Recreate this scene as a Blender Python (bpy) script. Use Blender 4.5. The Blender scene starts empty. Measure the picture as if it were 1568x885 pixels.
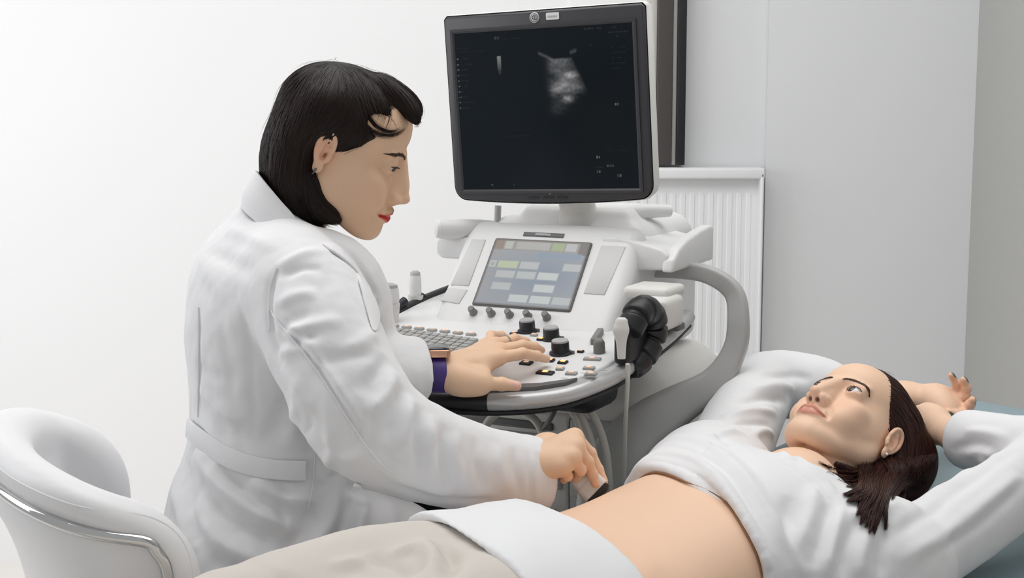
import bpy, bmesh, math, random
import numpy as np
from mathutils import Vector, Matrix
from mathutils.bvhtree import BVHTree

C = bpy.context.scene
COL = C.collection
rng = np.random.default_rng(7)
random.seed(7)

# ------------------------------------------------------------------ camera
FPX = 2178.0                      # focal length in pixels of a 1568 px wide frame
TILT = math.radians(7.5)
CAMP = np.array([0.0, 0.0, 1.33])
cam = bpy.data.cameras.new('camera')
cam.sensor_width = 36.0
cam.lens = FPX / 1568.0 * 36.0
cam.clip_start = 0.05
camo = bpy.data.objects.new('camera', cam)
COL.objects.link(camo)
camo.location = CAMP
camo.rotation_euler = (math.radians(90) - TILT, 0, 0)
C.camera = camo

# ------------------------------------------------------------------ world and light
wd = bpy.data.worlds.new('world'); C.world = wd; wd.use_nodes = True
bgn = wd.node_tree.nodes['Background']
bgn.inputs['Color'].default_value = (0.985, 0.99, 1.0, 1)
bgn.inputs['Strength'].default_value = 0.46

def area_light(name, loc, target, sx, sy, power, col=(1, 1, 1)):
    l = bpy.data.lights.new(name, 'AREA'); l.shape = 'RECTANGLE'
    l.size = sx; l.size_y = sy; l.energy = power; l.color = col
    o = bpy.data.objects.new(name, l); COL.objects.link(o)
    o.location = loc
    o.rotation_euler = (Vector(target) - Vector(loc)).to_track_quat('-Z', 'Y').to_euler()
    return o
area_light('left_wall_fill', (-2.5, 2.3, 1.8), (-0.5, 3.9, 1.1), 1.8, 1.6, 27, (0.975, 0.985, 1.0))  # added area light, aimed at the left wall to brighten it
area_light('ceiling_light', (0.1, 2.2, 2.75), (0.1, 2.25, 0.0), 2.4, 1.6, 34, (1.0, 0.99, 0.975))
C.view_settings.view_transform = 'Standard'
C.view_settings.look = 'None'
C.view_settings.gamma = 1.0
C.view_settings.use_curve_mapping = False
C.view_settings.exposure = 0.0

# ------------------------------------------------------------------ coordinate helpers
_fw = np.array([0, math.cos(TILT), -math.sin(TILT)])
_up = np.array([0, math.sin(TILT), math.cos(TILT)])
_rt = np.array([1.0, 0, 0])
def at(px, py, d):
    """world point seen at a photo pixel at forward distance d"""
    return CAMP + (px - 784) / FPX * d * _rt - (py - 442.5) / FPX * d * _up + d * _fw
def ray(px, py):
    r = at(px, py, 1.0) - CAMP
    return r / np.linalg.norm(r)

# ------------------------------------------------------------------ materials
def srgb(r, g, b):
    f = lambda c: c / 12.92 if c <= 0.04045 else ((c + 0.055) / 1.055) ** 2.4
    return (f(r), f(g), f(b), 1.0)
def mat(name, col, rough=0.5, metal=0.0, spec=0.5, bump=None, sss=0.0, vcol=None, var=0.0, coat=0.0, emit=None, sheen=0.0, sss_col=None):
    """principled material with procedural tone variation and fine bump.
    bump = (scale, strength, distance) or list of them"""
    m = bpy.data.materials.new(name); m.use_nodes = True
    nt = m.node_tree; b = nt.nodes['Principled BSDF']
    b.inputs['Base Color'].default_value = col
    b.inputs['Roughness'].default_value = rough
    b.inputs['Metallic'].default_value = metal
    b.inputs['Specular IOR Level'].default_value = spec
    b.inputs['Coat Weight'].default_value = coat
    b.inputs['Sheen Weight'].default_value = sheen
    if sss:
        b.inputs['Subsurface Weight'].default_value = sss
        b.inputs['Subsurface Radius'].default_value = (1.0, 0.35, 0.18)
        b.inputs['Subsurface Scale'].default_value = 0.006
    tc = nt.nodes.new('ShaderNodeTexCoord')
    src = None
    if vcol:
        a = nt.nodes.new('ShaderNodeAttribute'); a.attribute_name = vcol
        src = a.outputs['Color']
    if var:
        n = nt.nodes.new('ShaderNodeTexNoise'); n.inputs['Scale'].default_value = 6.0
        n.inputs['Detail'].default_value = 4
        nt.links.new(tc.outputs['Object'], n.inputs['Vector'])
        mr = nt.nodes.new('ShaderNodeMapRange')
        mr.inputs['To Min'].default_value = 1 - var; mr.inputs['To Max'].default_value = 1 + var * 0.6
        nt.links.new(n.outputs['Fac'], mr.inputs['Value'])
        mx = nt.nodes.new('ShaderNodeMix'); mx.data_type = 'RGBA'; mx.blend_type = 'MULTIPLY'
        mx.inputs['Factor'].default_value = 1.0
        if src: nt.links.new(src, mx.inputs['A'])
        else: mx.inputs['A'].default_value = col
        nt.links.new(mr.outputs['Result'], mx.inputs['B'])
        src = mx.outputs['Result']
    if src: nt.links.new(src, b.inputs['Base Color'])
    if bump:
        if not isinstance(bump, list): bump = [bump]
        prev = None
        for sc, st, di in bump:
            n = nt.nodes.new('ShaderNodeTexNoise'); n.inputs['Scale'].default_value = sc
            n.inputs['Detail'].default_value = 3
            nt.links.new(tc.outputs['Object'], n.inputs['Vector'])
            bp = nt.nodes.new('ShaderNodeBump'); bp.inputs['Strength'].default_value = st
            bp.inputs['Distance'].default_value = di
            nt.links.new(n.outputs['Fac'], bp.inputs['Height'])
            if prev: nt.links.new(prev, bp.inputs['Normal'])
            prev = bp.outputs['Normal']
        nt.links.new(prev, b.inputs['Normal'])
    if emit:
        b.inputs['Emission Color'].default_value = emit[0]
        b.inputs['Emission Strength'].default_value = emit[1]
    return m

M = {}
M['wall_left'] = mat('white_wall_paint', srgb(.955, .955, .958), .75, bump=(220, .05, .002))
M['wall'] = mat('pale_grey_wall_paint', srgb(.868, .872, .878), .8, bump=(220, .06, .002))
M['wall_right'] = mat('shaded_side_wall_paint', srgb(.70, .70, .69), .85, bump=(220, .06, .002))  # darker than the back wall: its weaker light is put into the colour
M['floor'] = mat('pale_floor_vinyl', srgb(.92, .905, .885), .4, var=.05)
M['coat'] = mat('white_coat_cotton', srgb(.895, .895, .90), .85, spec=.2, bump=[(900, .12, .001), (55, .12, .004)], sheen=.1)
M['shirt'] = mat('white_shirt_cotton', srgb(.895, .895, .90), .85, spec=.2, bump=[(1100, .12, .001), (60, .12, .004)], sheen=.1)
M['rib'] = mat('white_ribbed_knit', srgb(.90, .90, .90), .9, spec=.15, bump=[(500, .25, .002)])
M['towel'] = mat('white_cover_cloth', srgb(.885, .887, .892), .9, spec=.15, bump=[(700, .15, .001), (40, .12, .004)])
M['beige'] = mat('beige_trouser_cloth', srgb(.80, .775, .745), .85, spec=.2, bump=[(800, .15, .001), (45, .15, .004)])
M['dark_cloth'] = mat('dark_trouser_cloth', srgb(.09, .10, .13), .85, spec=.2, bump=(600, .2, .001))
M['skin'] = mat('light_skin', (1, 1, 1, 1), .48, spec=.35, sss=.06, vcol='tint', bump=[(420, .10, .0015)])
M['hair_dark'] = mat('dark_brown_hair', srgb(.115, .085, .075), .42, spec=.22, vcol='tint')
M['hair_brown'] = mat('chestnut_brown_hair', srgb(.23, .14, .11), .42, spec=.25, vcol='tint')
M['brow'] = mat('eyebrow_hair', srgb(.29, .20, .165), .6)
M['eye_white'] = mat('eyeball', (1, 1, 1, 1), .12, vcol='tint', coat=.5)
M['plastic'] = mat('light_grey_plastic', srgb(.865, .865, .865), .42, bump=(400, .03, .001))
M['plastic_warm'] = mat('warm_white_plastic', srgb(.84, .835, .82), .45, bump=(400, .03, .001))
M['plastic_grey'] = mat('mid_grey_plastic', srgb(.66, .66, .66), .4)
M['plastic_shade'] = mat('satin_grey_arm_plastic', srgb(.68, .68, .675), .36)
M['plastic_dark'] = mat('dark_grey_plastic', srgb(.38, .38, .38), .45)
M['knob'] = mat('grey_knob_plastic', srgb(.47, .47, .46), .45)
M['vent'] = mat('grille_plastic', srgb(.80, .80, .795), .6)
M['black'] = mat('black_plastic', srgb(.10, .105, .12), .42)
M['bezel'] = mat('charcoal_bezel_plastic', srgb(.20, .20, .215), .42, bump=(500, .04, .001))
M['rubber'] = mat('black_rubber', srgb(.07, .075, .10), .5)
M['steel'] = mat('satin_rim_metal', srgb(.74, .74, .74), .28, metal=.25)
M['chrome'] = mat('chrome', srgb(.80, .80, .80), .06, metal=1.0)
M['gold'] = mat('rose_gold', srgb(.85, .66, .55), .25, metal=1.0)
M['key'] = mat('grey_key_plastic', srgb(.62, .62, .61), .5)
M['cable'] = mat('cream_cable_sheath', srgb(.80, .79, .76), .45)
M['vinyl_white'] = mat('white_chair_vinyl', srgb(.90, .90, .905), .42, bump=(300, .06, .001))
M['vinyl_blue'] = mat('grey_blue_couch_vinyl', srgb(.555, .63, .655), .5, bump=(350, .1, .001), var=.05)
M['frame_dark'] = mat('dark_bronze_frame', srgb(.27, .255, .25), .5)
M['frame_light'] = mat('light_frame_lacquer', srgb(.80, .79, .77), .4)
M['radiator'] = mat('white_radiator_enamel', srgb(.91, .912, .918), .4)
M['purple'] = mat('purple_watch_strap', srgb(.25, .16, .45), .5)
M['glass_dark'] = mat('dark_screen_glass', srgb(.03, .045, .06), .12)
M['led'] = mat('amber_key_light', srgb(.95, .6, .35), .4, emit=((1.0, .50, .18, 1), 1.6))
M['led_soft'] = mat('pale_amber_key_light', srgb(.90, .72, .60), .4, emit=((1.0, .62, .38, 1), .25))
M['pearl'] = mat('pearl', srgb(.93, .91, .88), .2, coat=.6)

# ------------------------------------------------------------------ object helpers
def link(o, parent=None):
    COL.objects.link(o)
    if parent is not None: o.parent = parent
    return o
def thing(name, label, cat, loc=(0, 0, 0), rz=0.0, group=None):
    o = bpy.data.objects.new(name, None); o.empty_display_size = .05
    COL.objects.link(o); o.location = loc; o.rotation_euler = (0, 0, rz)
    o['label'] = label; o['category'] = cat
    if group: o['group'] = group
    bpy.context.view_layer.update()
    return o
def tag(o, label, cat, group=None):
    o['label'] = label; o['category'] = cat
    if group: o['group'] = group
    return o
def setting(o):
    o['kind'] = 'structure'; return o
def mesh_obj(name, verts, faces, m, parent=None, smooth=True, tint=None, world=False):
    """verts Nx3 array, faces Mx4 / Mx3 array or list. world=True: verts are world coordinates under an unrotated/placed parent"""
    verts = np.asarray(verts, dtype=np.float64)
    if world and parent is not None:
        mi = np.array(chain(parent).inverted())
        verts = verts @ mi[:3, :3].T + mi[:3, 3]
    me = bpy.data.meshes.new(name)
    if isinstance(faces, np.ndarray):
        nf, k = faces.shape
        me.vertices.add(len(verts)); me.vertices.foreach_set('co', verts.astype(np.float32).ravel())
        me.loops.add(nf * k); me.loops.foreach_set('vertex_index', faces.astype(np.int32).ravel())
        me.polygons.add(nf)
        me.polygons.foreach_set('loop_start', np.arange(0, nf * k, k, dtype=np.int32))
        me.update(calc_edges=True)
    else:
        me.from_pydata([tuple(v) for v in verts], [], faces); me.update()
    me.polygons.foreach_set('use_smooth', [bool(smooth)] * len(me.polygons))
    if tint is not None:
        a = me.color_attributes.new('tint', 'FLOAT_COLOR', 'POINT')
        t = np.ones((len(verts), 4), np.float32); t[:, :3] = tint
        a.data.foreach_set('color', t.ravel())
    if m is not None:
        if isinstance(m, (list, tuple)):
            for x in m: me.materials.append(x)
        else: me.materials.append(m)
    o = bpy.data.objects.new(name, me)
    return link(o, parent)
def chain(o):
    """world matrix from the parent chain"""
    mloc = Matrix.LocRotScale(o.location, o.rotation_euler, o.scale)
    return chain(o.parent) @ mloc if o.parent else mloc
def bm_obj(name, bm, m, parent=None, smooth=True, angle=None):
    me = bpy.data.meshes.new(name)
    bmesh.ops.recalc_face_normals(bm, faces=bm.faces[:])
    bm.to_mesh(me); bm.free()
    me.polygons.foreach_set('use_smooth', [bool(smooth)] * len(me.polygons))
    if isinstance(m, (list, tuple)):
        for x in m: me.materials.append(x)
    elif m: me.materials.append(m)
    if smooth and angle: me.set_sharp_from_angle(angle=math.radians(angle))
    o = bpy.data.objects.new(name, me)
    return link(o, parent)

# --- plain mesh builders; all return (verts, faces list)
def merge(*parts):
    V = []; Fc = []; n = 0
    for v, f in parts:
        V.append(np.asarray(v, float)); Fc += [tuple(i + n for i in q) for q in f]; n += len(v)
    return np.vstack(V), Fc
def xf(part, Rm=None, t=(0, 0, 0)):
    v, f = part; v = np.asarray(v, float)
    if Rm is not None: v = v @ np.asarray(Rm).T
    return v + np.asarray(t, float), f
def box(c, s, Rm=None):
    x, y, z = np.array(s) / 2
    v = np.array([[-x, -y, -z], [x, -y, -z], [x, y, -z], [-x, y, -z], [-x, -y, z], [x, -y, z], [x, y, z], [-x, y, z]])
    f = [(0, 3, 2, 1), (4, 5, 6, 7), (0, 1, 5, 4), (1, 2, 6, 5), (2, 3, 7, 6), (3, 0, 4, 7)]
    return xf((v, f), Rm, c)
def rbox(name, c, s, r, m, parent=None, seg=3, Rm=None):
    """box with rounded edges as an object (coordinates in the parent's frame)"""
    v, f = box((0, 0, 0), s)
    bm = bmesh.new(); vs = [bm.verts.new(q) for q in v]
    for q in f: bm.faces.new([vs[i] for i in q])
    bmesh.ops.bevel(bm, geom=bm.edges[:], offset=r, segments=seg, profile=.5, affect='EDGES')
    Mx = Matrix.Identity(4)
    if Rm is not None:
        Mx = Matrix([[*Rm[i], 0] for i in range(3)] + [[0, 0, 0, 1]])
    Mx = Matrix.Translation(Vector(c)) @ Mx
    bmesh.ops.transform(bm, matrix=Mx, verts=bm.verts[:])
    return bm_obj(name, bm, m, parent, True, 40)
def cr(points, n):
    """Catmull-Rom resample of a polyline (any dimension) to n points"""
    P = np.asarray(points, float)
    if len(P) == 2: 
        t = np.linspace(0, 1, n)[:, None]; return P[0] * (1 - t) + P[1] * t
    Q = np.vstack([2 * P[0] - P[1], P, 2 * P[-1] - P[-2]])
    s = np.linspace(0, len(P) - 1, n); i = np.minimum(s.astype(int), len(P) - 2); t = (s - i)[:, None]
    a, b, c, d = Q[i], Q[i + 1], Q[i + 2], Q[i + 3]
    return .5 * (2 * b + (c - a) * t + (2 * a - 5 * b + 4 * c - d) * t ** 2 + (3 * b - a - 3 * c + d) * t ** 3)
def frames(P):
    """parallel-transported frames along a polyline"""
    P = np.asarray(P, float)
    T = np.gradient(P, axis=0); T /= np.linalg.norm(T, axis=1)[:, None] + 1e-12
    ref = np.array([0, 0, 1.0]) if abs(T[0][2]) < .9 else np.array([1.0, 0, 0])
    n = np.cross(ref, T[0]); n /= np.linalg.norm(n)
    N = [n]
    for i in range(1, len(P)):
        n = N[-1] - T[i] * (N[-1] @ T[i]); n /= np.linalg.norm(n) + 1e-12; N.append(n)
    N = np.array(N); B = np.cross(T, N)
    return T, N, B
def tube(P, r, sides=10, cap=True, sx=1.0, sy=1.0, up=None):
    """swept tube; r scalar or per-point; up fixes the frame (section x along up x T)"""
    P = np.asarray(P, float); r = np.broadcast_to(np.asarray(r, float), (len(P),))
    T, N, B = frames(P)
    if up is not None:
        N = np.cross(np.asarray(up, float), T); N /= np.linalg.norm(N, axis=1)[:, None] + 1e-12
        B = np.cross(T, N)
    a = np.linspace(0, 2 * np.pi, sides, endpoint=False)
    v = P[:, None] + r[:, None, None] * (np.cos(a)[None, :, None] * N[:, None] * sx + np.sin(a)[None, :, None] * B[:, None] * sy)
    v = v.reshape(-1, 3); f = []
    for i in range(len(P) - 1):
        for j in range(sides):
            k = (j + 1) % sides
            f.append((i * sides + j, i * sides + k, (i + 1) * sides + k, (i + 1) * sides + j))
    if cap:
        f.append(tuple(range(sides))[::-1]); f.append(tuple((len(P) - 1) * sides + j for j in range(sides)))
    return v, f
def sweep(P, section, up, cap=True, scale=None):
    """sweep a closed 2-D section (x along side, y along up-ish) along P with a fixed up vector"""
    P = np.asarray(P, float); S = np.asarray(section, float)
    T = np.gradient(P, axis=0); T /= np.linalg.norm(T, axis=1)[:, None]
    up = np.broadcast_to(np.asarray(up, float), P.shape)
    N = np.cross(T, up); N /= np.linalg.norm(N, axis=1)[:, None]
    B = np.cross(N, T)
    sc = np.ones(len(P)) if scale is None else np.asarray(scale, float)
    v = P[:, None] + sc[:, None, None] * (S[None, :, 0, None] * N[:, None] + S[None, :, 1, None] * B[:, None])
    n = len(S); v = v.reshape(-1, 3); f = []
    for i in range(len(P) - 1):
        for j in range(n):
            k = (j + 1) % n
            f.append((i * n + j, i * n + k, (i + 1) * n + k, (i + 1) * n + j))
    if cap:
        f.append(tuple(range(n))[::-1]); f.append(tuple((len(P) - 1) * n + j for j in range(n)))
    return v, f
def lathe(prof, sides=24):
    """profile [(r,z)...] around z"""
    a = np.linspace(0, 2 * np.pi, sides, endpoint=False); v = []; f = []
    for r, z in prof:
        v += [(r * math.cos(t), r * math.sin(t), z) for t in a]
    for i in range(len(prof) - 1):
        for j in range(sides):
            k = (j + 1) % sides
            f.append((i * sides + j, i * sides + k, (i + 1) * sides + k, (i + 1) * sides + j))
    f.append(tuple(range(sides))[::-1]); f.append(tuple((len(prof) - 1) * sides + j for j in range(sides)))
    return np.array(v), f
def rrect(w, h, r, seg=5):
    pts = []
    for cx, cy, a0 in ((w / 2 - r, h / 2 - r, 0), (-w / 2 + r, h / 2 - r, 90), (-w / 2 + r, -h / 2 + r, 180), (w / 2 - r, -h / 2 + r, 270)):
        for i in range(seg + 1):
            a = math.radians(a0 + 90 * i / seg)
            pts.append((cx + r * math.cos(a), cy + r * math.sin(a)))
    return np.array(pts)
def prism(outline, z0, z1, bev=0.0, bseg=2):
    """extrude a 2-D outline from z0 to z1 (bevelled top edge by shrinking about the centroid)"""
    O = np.asarray(outline, float); n = len(O); c = O.mean(0)
    nx = np.roll(O, -1, 0) - np.roll(O, 1, 0); nrm = np.stack([nx[:, 1], -nx[:, 0]], 1); nrm /= np.linalg.norm(nrm, axis=1)[:, None] + 1e-12
    if ((O - c) * nrm).sum() < 0: nrm = -nrm
    layers = [(0 if bev == 0 else 0, z0)]
    if bev:
        layers = [(0, z0), (0, z1 - bev)] + [(bev * (1 - math.cos(math.pi / 2 * i / bseg)), z1 - bev + bev * math.sin(math.pi / 2 * i / bseg)) for i in range(1, bseg + 1)]
    else: layers = [(0, z0), (0, z1)]
    v = []; f = []
    for ins, z in layers:
        for p, q in zip(O, nrm): v.append((p[0] - q[0] * ins, p[1] - q[1] * ins, z))
    for i in range(len(layers) - 1):
        for j in range(n):
            k = (j + 1) % n
            f.append((i * n + j, i * n + k, (i + 1) * n + k, (i + 1) * n + j))
    f.append(tuple(range(n))[::-1]); f.append(tuple((len(layers) - 1) * n + j for j in range(n)))
    return np.array(v), f
def part_obj(name, part, m, parent=None, smooth=True, angle=62):
    v, f = part
    o = mesh_obj(name, v, f, m, parent, smooth)
    if smooth and angle: o.data.set_sharp_from_angle(angle=math.radians(angle))
    bm = bmesh.new(); bm.from_mesh(o.data); bmesh.ops.recalc_face_normals(bm, faces=bm.faces[:]); bm.to_mesh(o.data); bm.free()
    return o
def copy_obj(o, parent=None):
    c = o.copy(); COL.objects.link(c)
    if parent is not None: c.parent = parent
    return c
# ------------------------------------------------------------------ implicit-surface modelling kit
BIG = 1e3
def smin(a, b, k):
    if k <= 0: return np.minimum(a, b)
    h = np.maximum(k - np.abs(a - b), 0) / k
    return np.minimum(a, b) - h * h * k * .25
def smax(a, b, k): return -smin(-a, -b, k)
class SDF:
    def __init__(s, lo, hi, h):
        s.lo = np.asarray(lo, float); s.h = h
        n = np.ceil((np.asarray(hi, float) - s.lo) / h).astype(int) + 1
        s.x = [(s.lo[i] + h * np.arange(n[i])).astype(np.float32) for i in range(3)]
        s.D = np.full(n, BIG, np.float32)
    def sl(s, lo, hi, pad):
        out = []
        for i in range(3):
            a = int(np.floor((lo[i] - pad - s.lo[i]) / s.h)); b = int(np.ceil((hi[i] + pad - s.lo[i]) / s.h)) + 1
            a = max(a, 0); b = min(b, s.D.shape[i])
            if b <= a: return None
            out.append(slice(a, b))
        return tuple(out)
    def put(s, fn, lo, hi, k=0.0, op='add'):
        pad = k + 3 * s.h
        q = s.sl(lo, hi, pad)
        if q is None: return s
        X = s.x[0][q[0]][:, None, None]; Y = s.x[1][q[1]][None, :, None]; Z = s.x[2][q[2]][None, None, :]
        d = fn(X, Y, Z).astype(np.float32)
        if op == 'add': s.D[q] = smin(s.D[q], d, k)
        elif op == 'sub': s.D[q] = smax(s.D[q], -d, k)
        elif op == 'and': s.D[q] = smax(s.D[q], d, k)
        elif op == 'disp': s.D[q] = s.D[q] + d
        return s
    # ---- primitives
    def cap(s, a, b, ra, rb=None, k=0.0, op='add', flat=None):
        """tapered capsule; flat=(direction, factor>1) squeezes it along a direction"""
        rb = ra if rb is None else rb
        a = np.asarray(a, float); b = np.asarray(b, float); ab = b - a; L2 = float(ab @ ab) + 1e-12
        R = max(ra, rb)
        if flat is not None:
            n = np.asarray(flat[0], float); n = n / np.linalg.norm(n); fs = flat[1]
        def fn(X, Y, Z):
            px, py, pz = X - a[0], Y - a[1], Z - a[2]
            t = np.clip((px * ab[0] + py * ab[1] + pz * ab[2]) / L2, 0, 1)
            qx, qy, qz = px - t * ab[0], py - t * ab[1], pz - t * ab[2]
            if flat is not None:
                e = (qx * n[0] + qy * n[1] + qz * n[2]) * (fs - 1)
                qx, qy, qz = qx + e * n[0], qy + e * n[1], qz + e * n[2]
            return np.sqrt(qx * qx + qy * qy + qz * qz) - (ra + (rb - ra) * t)
        return s.put(fn, np.minimum(a, b) - R, np.maximum(a, b) + R, k, op)
    def path(s, P, r, k=0.0, op='add', n=None, flat=None):
        P = np.asarray(P, float); r = np.broadcast_to(np.asarray(r, float), (len(P),))
        if n:
            Q = cr(np.hstack([P, r[:, None]]), n); P = Q[:, :3]; r = Q[:, 3]
        for i in range(len(P) - 1): s.cap(P[i], P[i + 1], r[i], r[i + 1], k, op, flat)
        return s
    def ell(s, c, r, R=None, k=0.0, op='add'):
        c = np.asarray(c, float); r = np.asarray(r, float); R = np.eye(3) if R is None else np.asarray(R, float)
        ext = np.sqrt(((R * r) ** 2).sum(1))
        def fn(X, Y, Z):
            px, py, pz = X - c[0], Y - c[1], Z - c[2]
            l = [px * R[0, i] + py * R[1, i] + pz * R[2, i] for i in range(3)]
            k0 = np.sqrt(sum((l[i] / r[i]) ** 2 for i in range(3))); k1 = np.sqrt(sum((l[i] / r[i] ** 2) ** 2 for i in range(3))) + 1e-9
            return k0 * (k0 - 1) / k1
        return s.put(fn, c - ext, c + ext, k, op)
    def rbox(s, c, half, rad, R=None, k=0.0, op='add'):
        c = np.asarray(c, float); hf = np.asarray(half, float) - rad; R = np.eye(3) if R is None else np.asarray(R, float)
        ext = np.abs(R) @ (np.asarray(half, float))
        def fn(X, Y, Z):
            px, py, pz = X - c[0], Y - c[1], Z - c[2]
            q = [np.abs(px * R[0, i] + py * R[1, i] + pz * R[2, i]) - hf[i] for i in range(3)]
            o = np.sqrt(sum(np.maximum(v, 0) ** 2 for v in q))
            return o + np.minimum(np.maximum(np.maximum(q[0], q[1]), q[2]), 0) - rad
        return s.put(fn, c - ext, c + ext, k, op)
    def half(s, p, n, k=0.0, op='and'):
        """keep the side the normal points away from"""
        p = np.asarray(p, float); n = np.asarray(n, float); n = n / np.linalg.norm(n)
        hi = [s.x[i][-1] for i in range(3)]
        return s.put(lambda X, Y, Z: (X - p[0]) * n[0] + (Y - p[1]) * n[1] + (Z - p[2]) * n[2], s.lo, hi, k, op)
    def rings(s, rings, k=0.0, op='add', n=40):
        """loft of elliptical rings: each ring = (centre, radius along side vector, radius along depth vector), side/depth vectors global (setaxes)"""
        raise NotImplementedError
    # ---- sampling
    def sample(s, P):
        g = (np.asarray(P, float) - s.lo) / s.h
        sh = np.array(s.D.shape)
        g = np.clip(g, 0, sh - 1.001); i = g.astype(int); f = g - i
        D = s.D; x, y, z = i.T; fx, fy, fz = f.T
        c = lambda a, b, d: D[x + a, y + b, z + d]
        c00 = c(0, 0, 0) * (1 - fx) + c(1, 0, 0) * fx; c10 = c(0, 1, 0) * (1 - fx) + c(1, 1, 0) * fx
        c01 = c(0, 0, 1) * (1 - fx) + c(1, 0, 1) * fx; c11 = c(0, 1, 1) * (1 - fx) + c(1, 1, 1) * fx
        return (c00 * (1 - fy) + c10 * fy) * (1 - fz) + (c01 * (1 - fy) + c11 * fy) * fz
    def grad(s, P):
        e = s.h; G = np.stack([s.sample(P + d) - s.sample(P - d) for d in np.eye(3) * e], 1)
        return G / (np.linalg.norm(G, axis=1)[:, None] + 1e-9)
    # ---- surface nets
    def mesh(s, smooth=1):
        D = s.D.copy()
        for ax in range(3):
            sl0 = [slice(None)] * 3; sl0[ax] = 0; D[tuple(sl0)] = np.maximum(D[tuple(sl0)], 1e-4)
            sl0[ax] = -1; D[tuple(sl0)] = np.maximum(D[tuple(sl0)], 1e-4)
        B = D < 0
        cnt = np.zeros(np.array(D.shape) - 1, np.int8)
        offs = [(a, b, c) for a in (0, 1) for b in (0, 1) for c in (0, 1)]
        n = D.shape
        for a, b, c in offs: cnt += B[a:n[0] - 1 + a, b:n[1] - 1 + b, c:n[2] - 1 + c]
        act = np.nonzero((cnt > 0) & (cnt < 8)); N = len(act[0])
        vals = {o: np.clip(D[act[0] + o[0], act[1] + o[1], act[2] + o[2]], -4 * s.h, 4 * s.h) for o in offs}
        acc = np.zeros((N, 3)); w = np.zeros(N)
        for ax in range(3):
            for o in offs:
                if o[ax]: continue
                o2 = list(o); o2[ax] = 1; o2 = tuple(o2)
                va, vb = vals[o], vals[o2]; m = (va < 0) != (vb < 0)
                t = np.where(m, va / np.where(m, va - vb, 1), 0)
                p = np.tile(np.array(o, float), (N, 1)); p[:, ax] += t
                acc += p * m[:, None]; w += m
        V = s.lo + s.h * (np.stack(act, 1) + acc / w[:, None])
        idx = np.full(cnt.shape, -1, np.int32); idx[act] = np.arange(N)
        quads = []
        for ax in range(3):
            b1, b2 = [(1, 2), (2, 0), (0, 1)][ax]
            sa = [slice(1, -1)] * 3; sa[ax] = slice(0, -1); sb = [slice(1, -1)] * 3; sb[ax] = slice(1, None)
            A0 = B[tuple(sa)]; A1 = B[tuple(sb)]
            e = np.nonzero(A0 != A1); fl = A0[e]
            i = [e[0].copy(), e[1].copy(), e[2].copy()]
            for q in range(3):
                if q != ax: i[q] += 1
            def cell(d1, d2):
                j = [i[0].copy(), i[1].copy(), i[2].copy()]; j[b1] -= d1; j[b2] -= d2
                return idx[tuple(j)]
            q = np.stack([cell(1, 1), cell(0, 1), cell(0, 0), cell(1, 0)], 1)
            q[~fl] = q[~fl][:, ::-1]
            quads.append(q)
        Q = np.vstack(quads)
        for _ in range(smooth): V = relax(V, Q, .5)
        return V, Q
def relax(V, Q, a=.5):
    S = np.zeros_like(V); c = np.zeros(len(V))
    k = Q.shape[1]
    for i in range(k):
        j = (i + 1) % k
        for d in range(3):
            S[:, d] += np.bincount(Q[:, i], V[Q[:, j], d], len(V)) + np.bincount(Q[:, j], V[Q[:, i], d], len(V))
        c += np.bincount(Q[:, i], minlength=len(V)) + np.bincount(Q[:, j], minlength=len(V))
    return V * (1 - a) + a * S / np.maximum(c, 1)[:, None]
def vnormals(V, Q):
    n = np.cross(V[Q[:, 2]] - V[Q[:, 0]], V[Q[:, 3]] - V[Q[:, 1]]) if Q.shape[1] == 4 else np.cross(V[Q[:, 1]] - V[Q[:, 0]], V[Q[:, 2]] - V[Q[:, 0]])
    N = np.zeros_like(V)
    for i in range(Q.shape[1]):
        for d in range(3): N[:, d] += np.bincount(Q[:, i], n[:, d], len(V))
    return N / (np.linalg.norm(N, axis=1)[:, None] + 1e-12)
def dist_polyline(V, P):
    """distance of each V to polyline P and the parameter 0..1 along it"""
    best = np.full(len(V), 1e9); tt = np.zeros(len(V)); n = len(P) - 1
    for i in range(n):
        a = P[i]; ab = P[i + 1] - a; L = ab @ ab + 1e-12
        t = np.clip((V - a) @ ab / L, 0, 1); d = np.linalg.norm(V - a - t[:, None] * ab, axis=1)
        m = d < best; best[m] = d[m]; tt[m] = (i + t[m]) / n
    return best, tt
def noise3(P, seed=0, octaves=3):
    """cheap smooth pseudo-noise from sums of sines, about -1..1"""
    r = np.random.default_rng(seed); o = np.zeros(len(P)); amp = 1.0; tot = 0
    for k in range(octaves):
        for j in range(4):
            w = r.normal(0, 1, 3) * (1.9 ** k); o += amp * np.sin(P @ w + r.uniform(0, 6.28) + 1.3 * np.sin(P @ (r.normal(0, 1, 3) * 1.9 ** k)))
        tot += 4 * amp; amp *= .55
    return o / tot * 2
def fold_on(V, Q, pts, width, amp, N=None, sharp=1.0, ends=True):
    """raise (amp>0) or press (amp<0) a fold along a 3-D polyline lying near the surface"""
    P = cr(pts, max(8, 6 * len(pts)))
    lo = P.min(0) - 4 * width; hi = P.max(0) + 4 * width
    m = np.all((V > lo) & (V < hi), axis=1); ix = np.nonzero(m)[0]
    if len(ix) == 0: return V
    d, t = dist_polyline(V[ix], P)
    g = np.exp(-(d / width) ** (2 * sharp))
    if ends: g = g * np.clip(np.minimum(t, 1 - t) * 4, 0, 1) ** .7
    N = vnormals(V, Q) if N is None else N
    V = V.copy(); V[ix] += N[ix] * (amp * g)[:, None]
    return V
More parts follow.
